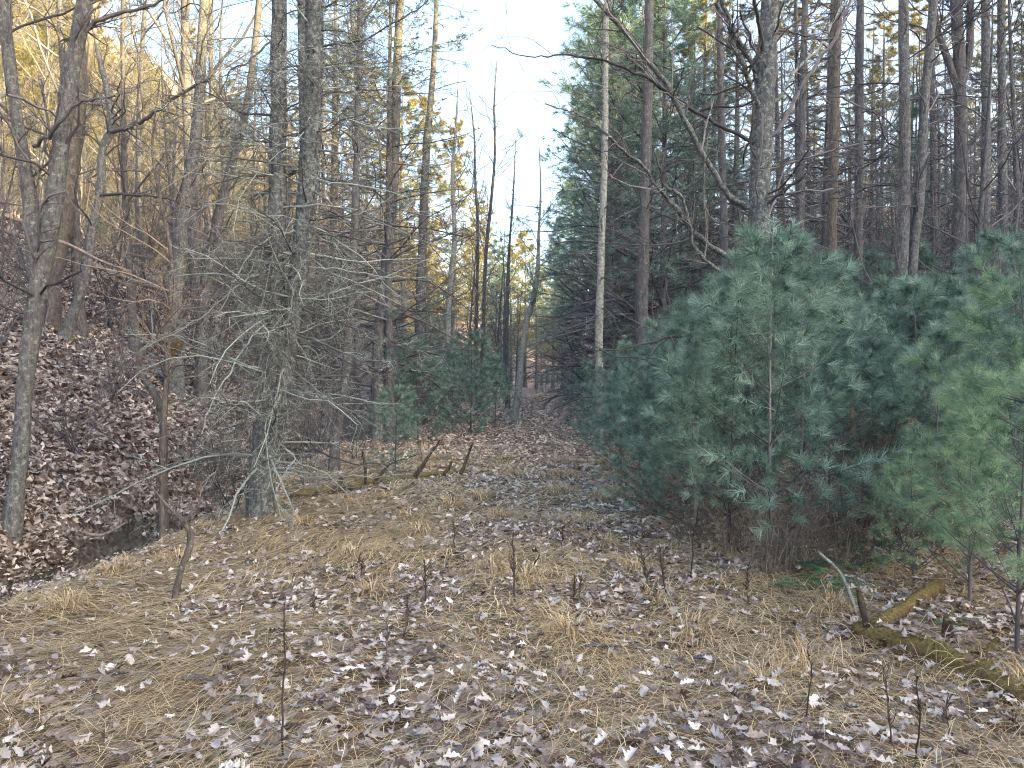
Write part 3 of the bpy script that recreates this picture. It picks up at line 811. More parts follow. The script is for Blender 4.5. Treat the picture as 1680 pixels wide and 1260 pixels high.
ctree('crooked_tree', 'thin crooked tree growing from the mossy mound on the leafy bank', [
   [(103, 560, 20), (118, 520, 16), (140, 455, 15), (150, 380, 14), (166, 310, 13), (167, 250, 12), (183, 210, 11), (176, 150, 10), (162, 90, 8), (150, 20, 6)]], g3[1] if g3 else 11, 'few', 'bark_grey', 'twig',
   [([(183, 212, 8), (210, 208, 7), (245, 185, 6), (290, 150, 5), (345, 118, 4)], (11, 10.6)), ([(165, 320, 6), (210, 322, 4), (270, 330, 3), (330, 345, 2)], (11, 11))])
ctree('pole_sapling', 'slim pale brown pole sapling rising in front of the bank, left of the twin tree', [
   [(266, 872, 9), (267, 760, 8), (272, 640, 8), (279, 520, 7), (281, 420, 6), (264, 330, 5), (250, 240, 4), (262, 130, 2)]], 7.9, 'few', 'bark_brown', 'twig_pale', cat='sapling', flare=1.1)
ctree('bent_tree', 'dark zigzag bent stem leaning over the leafy bank', [
   [(268, 700, 12), (258, 655, 12), (228, 605, 11), (236, 580, 11), (262, 560, 10), (290, 530, 9), (325, 480, 7), (352, 440, 5)]], 9.6, 'few', 'bark_brown', 'twig', bs=dict(m=6))
ctree('red_sapling', 'small reddish curved sapling with a twiggy fork in the grass near the creek', [
   [(286, 985, 10), (296, 940, 10), (309, 905, 10), (312, 875, 10), (304, 856, 9), (322, 835, 6), (330, 815, 4)], [(304, 858, 6), (280, 835, 5), (262, 815, 3), (240, 790, 2)]], 5.3, 'few', 'bark_brown', 'twig_brown', cat='sapling', flare=1.1,
   bs=dict(m=7, ln=(.25, .55), tr=(.55, 1)), twigden=.6)
for (lab, st_, d_, sty, bk) in [
  ('slanting grey tree on the bank crest, right of the crooked tree', [(286, 520, 24), (292, 420, 22), (304, 330, 20), (322, 220, 18), (330, 100, 16), (338, -60, 14)], 13.5, 'bare', 'bark_grey'),
  ('slim leaning tree on the bank between the pole sapling and the twin tree', [(330, 540, 17), (345, 420, 16), (372, 300, 14), (404, 180, 12), (420, 60, 11), (430, -60, 9)], 14.5, 'bare', 'bark_far'),
  ('dark slender tree behind the drooping lichen branches of the twin tree', [(548, 742, 15), (562, 660, 14), (570, 560, 13), (580, 400, 12), (586, 240, 11), (590, 60, 9), (592, -60, 8)], 12.0, 'few', 'bark_far'),
  ('tall dark tree with level dead limbs right of the twin tree', [(618, 700, 22), (622, 560, 20), (636, 420, 18), (645, 300, 17), (650, 150, 15), (656, 0, 13), (660, -80, 12)], 17, 'pine', 'bark_far'),
  ('narrow grey tree standing behind the clump of young pines', [(688, 640, 20), (690, 520, 18), (694, 380, 14), (700, 240, 12), (712, 100, 9), (718, -60, 6)], 23, 'pine', 'bark_far'),
  ('pale bare pole tree behind the clump of young pines', [(732, 640, 11), (734, 560, 10), (738, 470, 9), (746, 390, 8), (742, 290, 6), (748, 210, 4), (752, 120, 1)], 24, 'few', 'bark_pale'),
  ('thin bare tree against the sky gap with fine upright twigs', [(790, 640, 7), (792, 560, 6), (797, 420, 6), (806, 330, 5), (812, 250, 4), (811, 170, 3.5), (815, 100, 1)], 30, 'bare', 'bark_far'),
  ('slim bare tree left of the one in the sky gap', [(782, 630, 6), (782, 520, 5), (784, 380, 5), (780, 300, 4), (778, 220, 3), (770, 150, 1)], 31, 'few', 'bark_far'),
  ('pale curving tree beside the path at its narrow end', [(843, 690, 14), (850, 645, 11), (855, 590, 10), (864, 530, 9), (875, 490, 10), (882, 440, 7), (884, 380, 5), (887, 310, 3), (884, 230, 1)], 25, 'few', 'bark_pale'),
  ('twin dark trunk behind the pale curving tree', [(833, 655, 8), (831, 560, 7), (833, 470, 6), (836, 400, 4), (842, 320, 3), (846, 230, 1)], 31, 'few', 'bark_far'),
 ]:
    b_ = ground_hit(st_[0][0], st_[0][1])
    ctree('pine_tree' if sty == 'pine' else 'bare_tree', lab, [st_], d_, sty, bk, 'twig', bs=(dict(m=30) if sty == 'pine' else dict(up=.10, ang=(20, 50), m=34, ln=(1.2, 3.6)) if 'sky gap' in lab else dict(m=24, ln=(.8, 2.4))), live=(5 if 'level dead' in lab or 'narrow' in lab else None))

# right side
ctree('birch_tree', 'pale slender tree with lichened bark at the right edge of the path', [
   [(984, 742, 15), (983, 640, 14), (983, 540, 13), (986, 430, 12), (990, 320, 11), (993, 200, 10), (994, 60, 9), (996, -80, 8)]], 15.2, 'pine', 'bark_pale', 'twig', bs=dict(m=34, ln=(.8, 1.9)), flare=1.15)
DR = 9.6
ctree('old_pine_tree', 'thick old pine with big limbs curving up and out above the young pines', [
   [(1243, 870, 44), (1243, 640, 42), (1242, 440, 36), (1246, 320, 35), (1252, 200, 34), (1258, 90, 33), (1266, -20, 30), (1270, -200, 26)]], DR, 'few', 'bark_pine', 'twig',
   [([(1240, 345, 10.5), (1200, 320, 9.8), (1158, 262, 9.1), (1118, 190, 9.1), (1080, 130, 8.4), (1040, 85, 7.7), (975, 10, 6.3), (940, -40, 4.9)], (DR, DR - 1.2),  14, 'bark_pine'),
    ([(1246, 240, 6.3), (1180, 205, 6.3), (1125, 170, 5.6), (1075, 132, 4.9), (1020, 105, 4.2), (940, 90, 3.5), (868, 88, 2.1), (800, 60, 1.4)], (DR, DR - 1.6), 10, 'twig'),
    ([(1245, 185, 9.8), (1225, 135, 9.1), (1200, 80, 8.4), (1180, 20, 7.7), (1165, -40, 7.0)], (DR, DR - .8), 10, 'bark_pine'),
    ([(1250, 140, 9.1), (1228, 90, 7.7), (1205, 45, 7.0), (1178, -10, 6.3)], (DR, DR - .4), 10, 'bark_pine'),
    ([(1254, 95, 7.0), (1250, 40, 6.3), (1244, -30, 6.3)], (DR, DR - 1), 4, 'twig'),
    ([(1244, 430, 9.8), (1190, 420, 9.1), (1130, 370, 8.4), (1085, 320, 7.0), (1040, 275, 5.6), (985, 240, 4.2), (930, 205, 2.8), (880, 200, 2.1)], (DR, DR - 1.8), 14, 'bark_pine'),
    ([(1240, 480, 8.4), (1190, 450, 7.7), (1140, 405, 7.0), (1120, 325, 6.3), (1090, 300, 4.9)], (DR, DR - 1.2), 10, 'bark_pine'),
    ([(1256, 232, 8.4), (1280, 205, 7.0), (1300, 150, 6.3), (1330, 100, 5.6), (1370, 50, 4.9), (1400, -20, 4.2)], (DR, DR - .6), 8, 'twig'),
    ([(1252, 180, 6.3), (1280, 160, 5.6), (1300, 125, 4.9), (1345, 75, 4.2), (1385, 0, 3.5)], (DR, DR), 7, 'twig_mid'),
    ([(1250, 345, 5.6), (1290, 310, 4.9), (1330, 285, 3.5), (1360, 280, 2.1)], (DR, DR - 1), 6, 'twig_mid'),
    ([(1244, 560, 6.3), (1180, 548, 5.6), (1110, 556, 4.2), (1050, 566, 3.5), (978, 570, 2.1)], (DR, DR - 1.6), 9, 'twig_mid'),
    ([(1244, 600, 5.6), (1160, 612, 4.2), (1090, 598, 3.5), (1040, 580, 2.8), (985, 572, 2.1)], (DR, DR - 1.9), 8, 'twig_mid'),
    ], bs=dict(m=34, ln=(.8, 1.8), ang=(60, 95)))
rt = [
  ('lichen-spotted tree with two stems crossing at the right, over the young pines', [[(1478, 700, 24), (1480, 420, 21), (1484, 300, 18), (1484, 150, 17), (1482, 0, 16), (1482, -120, 14)], [(1484, 760, 18), (1490, 560, 17), (1497, 430, 16), (1508, 330, 15), (1515, 200, 14), (1524, 90, 14), (1532, 0, 13), (1545, -120, 11)]], 13.0, 'few', 'bark_grey'),
  ('dark forked tree with heavy limbs near the right edge', [[(1574, 720, 22), (1572, 420, 20), (1576, 250, 19), (1574, 110, 18), (1568, 0, 18), (1566, -120, 16)], [(1574, 150, 13), (1550, 85, 11), (1535, 30, 9), (1525, -80, 8)], [(1576, 140, 13), (1590, 90, 12), (1592, 0, 11), (1595, -120, 9)]], 14.5, 'bare', 'bark_far'),
  ('smooth grey tree second from the right edge', [[(1618, 700, 16), (1616, 420, 15), (1618, 200, 14), (1617, 0, 13), (1616, -120, 12)]], 16, 'few', 'bark_grey'),
  ('slim grey tree nearest the right edge', [[(1652, 700, 14), (1648, 420, 13), (1644, 200, 12), (1642, 0, 11), (1640, -120, 10)]], 17, 'few', 'bark_grey'),
  ('brown tree with stubby limbs right of the old pine', [[(1366, 720, 18), (1364, 420, 16), (1368, 260, 15), (1372, 100, 14), (1378, -100, 12)]], 15, 'pine', 'bark_brown'),
  ('thin dark tree midway between the old pine and the crossing stems', [[(1410, 720, 15), (1408, 420, 14), (1410, 240, 13), (1411, 60, 12), (1412, -100, 10)]], 16, 'pine', 'bark_far'),
  ('dark trunk behind the pale slender tree, left of the old pine', [[(1052, 700, 22), (1054, 480, 20), (1058, 340, 18), (1062, 180, 16), (1066, 0, 14), (1070, -100, 12)]], 16.5, 'pine', 'bark_far'),
  ('slim trunk close left of the old pine', [[(1190, 720, 15), (1188, 440, 13), (1184, 220, 12), (1180, 0, 10), (1178, -100, 9)]], 17.5, 'pine', 'bark_far'),
  ('slim tree with fine dead twigs close right of the old pine', [[(1310, 740, 14), (1312, 440, 13), (1316, 200, 12), (1322, -40, 10)]], 14, 'pine', 'bark_far'),
]
for lab, sts, d_, sty, bk in rt:
    ctree('pine_tree' if sty == 'pine' else 'bare_tree', lab, sts, d_, sty, bk, 'twig', bs=(dict(m=34, tr=(.3, 1), ln=(.8, 1.9)) if sty == 'pine' else dict(tr=(.4, 1))))

# ------------------------------------------------------------------ the woods behind
spots = []
REG = []
LAND = [(-500, 110, 'behind the forked tree'), (110, 230, 'left of the pole sapling'), (230, 320, 'behind the pole sapling'), (320, 425, 'just left of the twin tree'), (425, 540, 'behind the twin tree'), (540, 640, 'just right of the twin tree'),
        (640, 735, 'behind the young pine clump'), (735, 800, 'left of the sky gap'), (800, 870, 'under the sky gap'), (870, 960, 'over the end of the path'), (960, 1020, 'behind the pale slender tree'), (1020, 1120, 'right of the pale slender tree'),
        (1120, 1200, 'just left of the old pine'), (1200, 1290, 'behind the old pine'), (1290, 1380, 'just right of the old pine'), (1380, 1460, 'left of the crossing stems'), (1460, 1545, 'behind the crossing stems'), (1545, 1610, 'by the dark forked tree'), (1610, 3000, 'at the right edge')]
ORD = ['nearest', 'second nearest', 'third nearest', 'fourth nearest', 'fifth nearest', 'sixth nearest', 'seventh nearest', 'eighth nearest', 'ninth nearest', 'tenth nearest']
def register(o, what): REG.append((o, what))
def finish_labels():
    d = {}
    for o, what in REG:
        px = 840 + o.location.x / o.location.y * F
        land = next(l for a, b, l in LAND if a <= px < b)
        d.setdefault((what, land), []).append(o)
    for (what, land), os_ in d.items():
        os_.sort(key=lambda o: o.location.y)
        for i, o in enumerate(os_):
            if len(os_) == 1: o['label'] = what + ' ' + land
            elif i == len(os_) - 1: o['label'] = 'farthest ' + what + ' ' + land
            elif i < len(ORD): o['label'] = ORD[i] + ' ' + what + ' ' + land
            else: o['label'] = 'distant ' + what + ' ' + land
def gap_h(px, y):
    """height above eye line that still leaves the gap of sky open"""
    top = np.interp(px, [735, 745, 785, 800, 812, 852, 868, 880], [-900, 130, 190, 300, 345, 345, 250, -900])
    return EYE + (HOR - top) / F * y
    return 1e9
def plur(w):
    for a, b in (('tree', 'trees'), ('pine', 'pines'), ('shrub', 'shrubs')):
        if a in w: return w.replace(a, b, 1)
    return w
def woods(n, ur, yr, kinds, label_of, space, group_of, hmul=1.0, avoid=None):
    made = 0; tries = 0
    while made < n and tries < n * 40:
        tries += 1
        y = random.uniform(*yr); x = random.uniform(*ur) + .036 * y
        px = 840 + x / y * F
        if px < -120 or px > 1800: continue
        if avoid and avoid(x, y, px): continue
        if any((x - a) ** 2 + (y - b) ** 2 < space ** 2 for a, b in spots): continue
        spots.append((x, y))
        kind = random.choices([k for k, _ in kinds], [w for _, w in kinds])[0]
        i = random.randrange(len(PR[kind]))
        h = PR[kind][i]['h'] * random.uniform(.8, 1.15) * hmul
        z = hz(x, y)
        mh = gap_h(px, y) - z
        if mh < 3: continue
        if h > mh:
            if mh < 6 and kind in ('pole',): continue
            h = mh * random.uniform(.8, 1)
        nm = {'bare': 'bare_tree', 'orange': 'beech_tree', 'browny': 'beech_tree', 'pole': 'pole_pine_tree', 'pine': 'pine_tree', 'bluepine': 'pine_tree', 'farsap': 'young_pine', 'shrub': 'bare_shrub', 'sapling': 'young_pine'}[kind]
        what = {'bare': 'bare grey tree', 'orange': 'tree with orange-brown leaves', 'browny': 'tree with dark brown leaves', 'pole': 'straight pole pine', 'pine': 'pine with sunlit yellow-green needles', 'bluepine': 'dark blue-green pine', 'farsap': 'young pine', 'shrub': 'tangled leafless shrub', 'sapling': 'young pine'}[kind]
        o_ = plant(kind, i, x, y, nm, what + ' ' + label_of, 'shrub' if kind == 'shrub' else 'tree', plur(what) + ' ' + group_of, h=h)
        register(o_, what + ' ' + {'on the near part of the left bank': 'on the bank', 'in the valley left of the path': 'in the hollow', 'on the sunlit hillside at the left': 'on the sunlit hill', 'at the far end of the valley': 'far up the valley', 'in the near woods right of the path': 'in the near wood', 'on the wooded slope at the right': 'on the slope', 'on the leafy bank at the left': 'on the leafy bank', 'by the creek left of the path': 'by the creek', 'among the trees at the right': 'under the trees', 'under the trees on the sunlit hillside': 'low on the hillside', 'in the hollow left of the path': 'in the hollow', 'tall behind the right thicket': 'behind the thicket', 'tall on the left bank': 'tall on the bank'}[label_of])
        made += 1
clear = lambda x, y, px: (abs(U(x, y)) < 3.0) or (px < 300 and y < 18 and U(x, y) > -8.5)
woods(17, (-22, -7), (13, 34), [('bare', 5), ('browny', 1), ('pole', .6), ('orange', 1)], 'on the near part of the left bank', 1.6, 'on the left bank', avoid=clear)
woods(18, (-16, -3.6), (24, 60), [('pole', 1.5), ('bluepine', 1), ('bare', 4), ('browny', 2)], 'in the valley left of the path', 1.8, 'in the valley left of the path', avoid=clear)
woods(260, (-80, -14), (28, 110), [('pine', 7), ('bare', 3.5), ('orange', 2), ('pole', .6)], 'on the sunlit hillside at the left', 1.7, 'on the sunlit hillside')
woods(70, (-26, 40), (70, 150), [('pine', 5), ('bare', 2), ('orange', 2)], 'at the far end of the valley', 3.0, 'at the far end of the valley')
woods(70, (4.2, 24), (17, 42), [('pole', 5), ('bluepine', 1.1), ('bare', 4)], 'in the near woods right of the path', 1.6, 'in the near woods at the right', avoid=lambda x, y, px: px < 900)
woods(80, (12, 70), (34, 100), [('pole', 4), ('bare', 3), ('pine', 1)], 'on the wooded slope at the right', 2.4, 'on the slope at the right', avoid=lambda x, y, px: px < 900)
woods(40, (5.5, 20), (10, 26), [('shrub', 1)], 'tall behind the right thicket', .8, 'behind the right thicket', hmul=2.0, avoid=lambda x, y, px: px < 1040)
woods(30, (-20, -6.5), (11, 28), [('shrub', 1)], 'tall on the left bank', .9, 'tall on the left bank', hmul=1.9, avoid=lambda x, y, px: px < 250 and y < 14)
woods(60, (5.5, 26), (13, 36), [('shrub', 1)], 'tall behind the right thicket', .7, 'behind the right thicket', hmul=2.6, avoid=lambda x, y, px: px < 960)
woods(34, (5, 26), (13, 32), [('bare', 1)], 'in the near woods right of the path', .8, 'in the near woods at the right', hmul=.62, avoid=lambda x, y, px: px < 960)
woods(24, (-20, -6.5), (13, 30), [('bare', 1)], 'on the near part of the left bank', .8, 'on the left bank', hmul=.6, avoid=lambda x, y, px: px < 120 or px > 700)
# dark pines that wall in the right of the path
for i, (px, y, h, k) in enumerate([(998, 33, 21, 'bluepine'), (1012, 27, 19, 'bluepine'), (988, 46, 23, 'bluepine'), (985, 50, 11, 'bluepine'), (1010, 36, 13, 'bluepine'), (1005, 25, 14, 'bluepine'), (985, 42, 17, 'bluepine'), (1048, 21, 19, 'bluepine'), (1085, 20, 13, 'bluepine'), (1130, 25, 15, 'bluepine'), (1010, 35, 18, 'bluepine'), (1060, 30, 16, 'bluepine'), (940, 60, 17, 'bluepine'), (880, 70, 12, 'bluepine'), (907, 74, 15, 'bluepine'), (812, 56, 9, 'bluepine')]):
    register(plant(k, i, (px - 840) / F * y, y, 'pine_tree', 'dark blue-green pine', 'tree', 'dark pines right of the path', h=h), 'dark full-boughed pine beside the path')
for i, (px, y, h, lab) in enumerate([(742, 62, 23, 'tall pine with sunlit yellow-green top beside the gap of sky'), (700, 66, 24, 'sunlit pine behind the left side of the sky gap'), (778, 74, 19, 'lower sunlit pine under the sky gap'), (812, 95, 17, 'far sunlit pine in the middle of the sky gap'), (655, 58, 22, 'tall sunlit pine behind the dark level-limbed tree'), (600, 60, 24, 'tall sunlit pine right of the twin tree')]):
    plant('pine', i, (px - 840) / F * y, y, 'pine_tree', lab, 'tree', h=h)
for i, (px, y, h, k_, lab) in enumerate([(838, 66, 13, 'pine', 'sunlit pine low in the sky gap, left of the path end'), (862, 80, 17, 'pine', 'sunlit pine filling the foot of the sky gap'), (824, 58, 12, 'bluepine', 'dark pine standing left of the far end of the path'), (925, 66, 13, 'bluepine', 'dark pine standing right of the far end of the path'),
        (850, 105, 20, 'pine', 'farthest pine seen straight up the valley through the sky gap'), (796, 84, 21, 'pine', 'tall sunlit pine just left of the foot of the sky gap'), (846, 48, 9, 'bare', 'small bare tree at the far left edge of the path'), (830, 44, 11, 'bare', 'fine-twigged bare tree low in the sky gap'), (812, 40, 10, 'bare', 'fine-twigged bare tree left of where the path ends')]):
    plant(k_, i, (px - 840) / F * y, y, 'bare_tree' if k_ == 'bare' else 'pine_tree', lab, 'tree', h=h)
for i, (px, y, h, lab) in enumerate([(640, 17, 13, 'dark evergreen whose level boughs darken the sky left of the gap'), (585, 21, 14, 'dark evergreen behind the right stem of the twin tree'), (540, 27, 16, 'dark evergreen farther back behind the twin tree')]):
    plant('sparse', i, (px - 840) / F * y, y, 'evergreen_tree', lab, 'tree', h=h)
# understory
woods(50, (-17, -6), (9, 26), [('shrub', 1)], 'on the leafy bank at the left', .9, 'on the left bank', hmul=.8)
woods(26, (-10, -3), (13, 36), [('shrub', 1)], 'by the creek left of the path', 1.0, 'by the creek', avoid=lambda x, y, px: clear(x, y, px) or px > 590)
woods(54, (5, 24), (12, 36), [('shrub', 1)], 'among the trees at the right', 1.1, 'in the right woods', avoid=lambda x, y, px: px < 940)

# young pines
woods(60, (-60, -12), (26, 80), [('farsap', 1)], 'under the trees on the sunlit hillside', 1.2, 'under the hillside trees', hmul=1.7)
woods(40, (-12, -3.4), (26, 60), [('farsap', 1), ('shrub', 1)], 'in the hollow left of the path', 1.0, 'in the hollow left of the path', hmul=1.2)
for px_, py_, h_, lab_ in [(385, 840, 1.5, 'tangled leafless brush at the left foot of the twin tree'), (345, 815, 1.7, 'leafless brush between the red sapling and the twin tree'), (312, 790, 1.6, 'leafless brush on the near creek edge behind the red sapling'), (405, 800, 2.2, 'tall fine-twigged brush just behind the foot of the twin tree'), (500, 800, 1.2, 'low leafless brush right of the foot of the twin tree'), (360, 860, .9, 'small pale twig brush in front of the twin tree, left side')]:
    g_ = ground_hit(px_, py_); plant('shrub', int(h_ * 10), g_[0], g_[1], 'bare_shrub', lab_, 'shrub', h=h_)
def sap(px, py, h, label, kind='sapling', i=None, group=None):
    g_ = ground_hit(px, py)
    if g_ is None: return
    spots.append((g_[0], g_[1]))
    o_ = plant(kind, random.randrange(4) if i is None else i, g_[0], g_[1], 'young_pine', label, 'young pine', group, h=h)
    if group: register(o_, 'blue-green young pine of the thicket')
for px, py, h, lab in [(686, 722, 2.5, 'left one of the pair of bushy young pines left of the path'), (772, 714, 2.7, 'right one of the pair of bushy young pines left of the path'),
      (648, 775, 1.4, 'small young pine beside the upturned branches of the fallen log'), (735, 700, 2.5, 'young pine hidden behind the pair left of the path'), (812, 700, 1.9, 'young pine next to the curving pale tree'), (655, 700, 2.2, 'young pine at the left end of the clump beyond the log')]:
    sap(px, py, h, lab, 'bushy', 0)
row = [(962, 716, 2.0), (1010, 752, 2.2), (1048, 796, 2.0), (1085, 842, 2.0), (1140, 872, 2.3), (1195, 905, 2.5), (1262, 925, 2.9)]
names = ['farthest', 'second farthest', 'third farthest', 'middle', 'third nearest', 'second nearest', 'nearest']
for (px, py, h), nm in zip(row, names): sap(px, py, h, nm + ' young pine of the front row along the right edge of the path')
for px, py, h in [(1500, 850, 2.6), (1530, 905, 2.0), (1455, 870, 1.9), (1600, 880, 2.3), (1020, 775, 1.6), (1112, 850, 1.7), (975, 738, 1.5), (1068, 815, 1.6), (1480, 740, 3.9), (1560, 735, 4.0), (1640, 740, 4.1), (1400, 730, 3.8), (1300, 735, 3.7), (1230, 730, 3.7), (1680, 800, 3.0), (1130, 715, 3.4), (1080, 770, 2.5), (1130, 800, 2.7), (1190, 830, 2.9), (1240, 850, 3.0), (1310, 860, 2.9), (1360, 820, 2.7), (1420, 810, 2.7), (1330, 780, 3.1), (1270, 790, 3.2), (1475, 830, 2.7),
                  (1540, 820, 2.7), (1600, 830, 2.6), (1660, 850, 2.5), (1510, 770, 3.1), (1570, 760, 3.2), (1640, 770, 3.1), (1210, 770, 3.0), (1150, 750, 2.9), (1440, 750, 3.1), (1100, 730, 2.6), (1040, 725, 2.4), (1380, 740, 3.2)]:
    sap(px, py, h, 'blue-green young pine in the dense thicket at the right', group='young pines of the thicket')
for px, y, h in [(895, 50, 1.7), (915, 47, 2.2), (935, 44, 2.6), (880, 56, 1.5), (955, 36, 2.6), (930, 38, 2.0)]:
    register(plant('farsap', random.randrange(2), (px - 840) / F * y, y, 'young_pine', 'small young pine', 'young pine', 'young pines at the end of the path', h=h), 'small low young pine')
plant('near', 0, *ground_hit(1668, 1085)[:2], 'young_pine', 'bright green young pine with long needle tufts at the right edge, nearest of all', 'young pine', h=1.75, rz=.4)
plant('near', 0, *ground_hit(1590, 1000)[:2], 'young_pine', 'bright green young pine standing over the mossy branch', 'young pine', h=1.55, rz=2.4)
plant('near', 0, *ground_hit(1700, 960)[:2], 'young_pine', 'tall near young pine cut by the right edge of the view', 'young pine', h=2.5, rz=4.0)
plant('near', 0, *ground_hit(1500, 960)[:2], 'young_pine', 'low young pine between the ferns and the near bright pines', 'young pine', h=1.1, rz=5.2)
for j, (px, py, h, i) in enumerate([(1400, 900, 1.5, 0), (1440, 880, 1.5, 0), (1350, 890, 1.3, 1), (1300, 935, .9, 1), (1140, 890, .7, 1), (1210, 915, .8, 1), (1075, 850, .7, 1), (1470, 905, 1.2, 0), (1260, 945, .9, 1), (1380, 930, .9, 1)]):
    g_ = ground_hit(px, py)
    register(plant('shrub_brown', i, g_[0], g_[1], 'brown_brush', 'brown brush', 'brush', 'brown brush under the young pines', h=h), 'brown leafless brush under young pines')

# ------------------------------------------------------------------ logs, sticks, stumps
def log(name, label, pts, d, mat, branches=(), cat='log', sides=10, ground_it=True, sink=.3):
    P, R = pxline(pts, d, 16)
    if ground_it:
        P[:, 2] = Hf(P[:, 0], P[:, 1]) + R * (1 - sink)
    base = P[0].copy()
    t = thing(name, label, cat, tuple(base))
    g_ = Geo()
    P = P - base
    Pe = np.vstack([P[0] - (P[1] - P[0]) * .02, P, P[-1] + (P[-1] - P[-2]) * .02]); Re = np.r_[R[0] * .05, R, R[-1] * .05]
    g_.tubes(Pe, Re, sides, .13); part('trunk', g_.mesh('trunk', M[mat], True), t)
    for b in branches:
        Q, S = pxline(b[0], b[1], 8); bg_ = Geo(); Q = Q + rng.normal(0, .006, Q.shape)
        bg_.tubes(Q - base, S, 6, .07); part('branch', bg_.mesh('branch', M[b[2] if len(b) > 2 else mat], True), t)
    return t
d_log = [ground_hit(a, b)[1] for a, b in ((480, 822), (600, 795), (765, 778))]
log('fallen_log', 'dark fallen log with upturned bare branches lying at the left edge of the path', [(478, 822, 14), (520, 815, 20), (570, 800, 20), (610, 792, 16), (660, 786, 12), (710, 781, 12), (768, 776, 9)], (d_log[0], d_log[2]), 'log_dark',
    [([(545, 806, 10), (556, 795, 8), (563, 785, 6)], 9.4), ([(600, 794, 6), (599, 770, 5), (596, 742, 4)], 9.8), ([(612, 792, 7), (625, 778, 6), (640, 760, 4)], 9.9),
     ([(680, 784, 9), (692, 765, 8), (706, 745, 5), (722, 722, 3)], 10.2), ([(728, 780, 7), (736, 768, 6), (742, 756, 4)], 10.4), ([(755, 778, 7), (764, 757, 5), (770, 742, 4), (776, 726, 4)], 10.5), ([(694, 758, 5), (693, 740, 5), (692, 722, 5)], 11, 'log_bare')])
dm = (ground_hit(1425, 1052)[1], ground_hit(1690, 1185)[1])
log('mossy_log', 'thick rotten log covered in yellow-green moss at the lower right', [(1408, 1048, 40), (1470, 1068, 44), (1530, 1092, 46), (1600, 1125, 44), (1660, 1160, 44), (1740, 1200, 44)], dm, 'log_moss',
    [([(1505, 1085, 16), (1500, 1060, 13), (1493, 1035, 9)], dm[0] * .96), ([(1600, 1105, 14), (1622, 1070, 12), (1638, 1048, 8)], dm[0] * .93)], sides=14, sink=.35)
lg = Geo(); P_, R_ = pxline([(1408, 1048, 40), (1470, 1068, 44), (1530, 1092, 46), (1600, 1125, 44), (1660, 1160, 44), (1740, 1200, 44)], dm, 60)
P_[:, 2] = Hf(P_[:, 0], P_[:, 1]) + R_ * .65
ii = rng.integers(0, 60, 90); off = rng.normal(0, .09, (90, 3)); Pp = P_[ii] + off; Pp[:, 2] = np.maximum(Hf(Pp[:, 0], Pp[:, 1]) + .03, P_[ii, 2] + np.sqrt(np.maximum(.0001, R_[ii] ** 2 - off[:, 1] ** 2)) - .01 + 0 * ii)
s_ = np.linspace(0, 1, 5)[None]; aa = rng.uniform(0, 6.28, 90); LL = rng.uniform(.1, .3, 90)
BX = np.stack([Pp[:, 0:1] + np.cos(aa)[:, None] * LL[:, None] * s_, Pp[:, 1:2] + np.sin(aa)[:, None] * LL[:, None] * s_, Pp[:, 2:3] + .05 * np.sin(PI * s_) - .12 * s_ ** 2], -1)
lg.tubes(BX, np.full((90, 5), .0018), 2)
part('straw_wisp', lg.mesh('straw_wisp', M['straw']), [o for o in COL.objects if o.name.startswith('mossy_log')][0], kind='stuff').matrix_parent_inverse = __import__('mathutils').Matrix.Translation(-Vector([o for o in COL.objects if o.name.startswith('mossy_log')][0].location))
dm2 = (ground_hit(1430, 1045)[1], ground_hit(1535, 985)[1])
log('mossy_branch', 'straight mossy branch propped on the end of the mossy log', [(1432, 1032, 26), (1470, 1008, 25), (1505, 985, 24), (1540, 960, 22)], dm2, 'log_moss', ground_it=False, sides=10)
log('broken_stick', 'thin dead stick with a white broken tip leaning over the ferns', [(1408, 1022, 6), (1400, 990, 6), (1378, 940, 5), (1342, 905, 4)], 4.9, 'bark_pale', ground_it=False, cat='stick', sides=7)
log('forked_stub', 'short dark upright stub where the two mossy logs meet', [(1428, 1062, 14), (1424, 1030, 13), (1412, 985, 10), (1408, 965, 7)], 4.5, 'log_dark', ground_it=False, cat='stub', sides=8)
log('rotten_stump', 'small dark rotten stump behind the mossy log', [(1556, 1060, 22), (1555, 1040, 20), (1554, 1015, 13)], 4.5, 'log_dark', ground_it=False, cat='stump', sides=8)
log('leaning_stick', 'long brown dead stick leaning up through the thicket', [(1292, 960, 6), (1300, 900, 5), (1316, 840, 5), (1345, 790, 3)], 5.9, 'bark_brown', ground_it=False, cat='stick', sides=7)
gb = [ground_hit(*p) for p in ((-40, 372), (150, 425), (278, 478))]
for lab, pts, dd in [('pale weathered log lying along the crest of the left bank', [(-40, 362, 8), (50, 392, 8), (150, 420, 6)], (15.5, 15)),
                     ('reddish-brown log above the pale one on the crest of the left bank', [(-40, 338, 8), (60, 372, 8), (130, 405, 6)], (17, 16.5)),
                     ('brown broken log pointing down at the right end of the left bank crest', [(150, 432, 7), (205, 455, 8), (268, 476, 7)], (14.5, 14.5)),
                     ('long thin whitish stick across the crest behind the forked tree', [(60, 385, 5), (110, 400, 5), (170, 430, 4), (215, 445, 3)], (11.5, 11.5))]:
    log('fallen_log', lab, pts, dd, 'log_bare', ground_it=False, sides=8)
log('creek_stick', 'pale bent stick lying at the far edge of the creek', [(142, 876, 6), (165, 878, 6), (185, 870, 5), (205, 858, 3)], 8.4, 'log_bare', ground_it=False, cat='stick', sides=6)
log('mossy_stump', 'short mossy log end on the leafy bank behind the pole sapling', [(280, 585, 20), (288, 570, 20), (294, 556, 16)], 11, 'log_moss', ground_it=False, cat='stump')
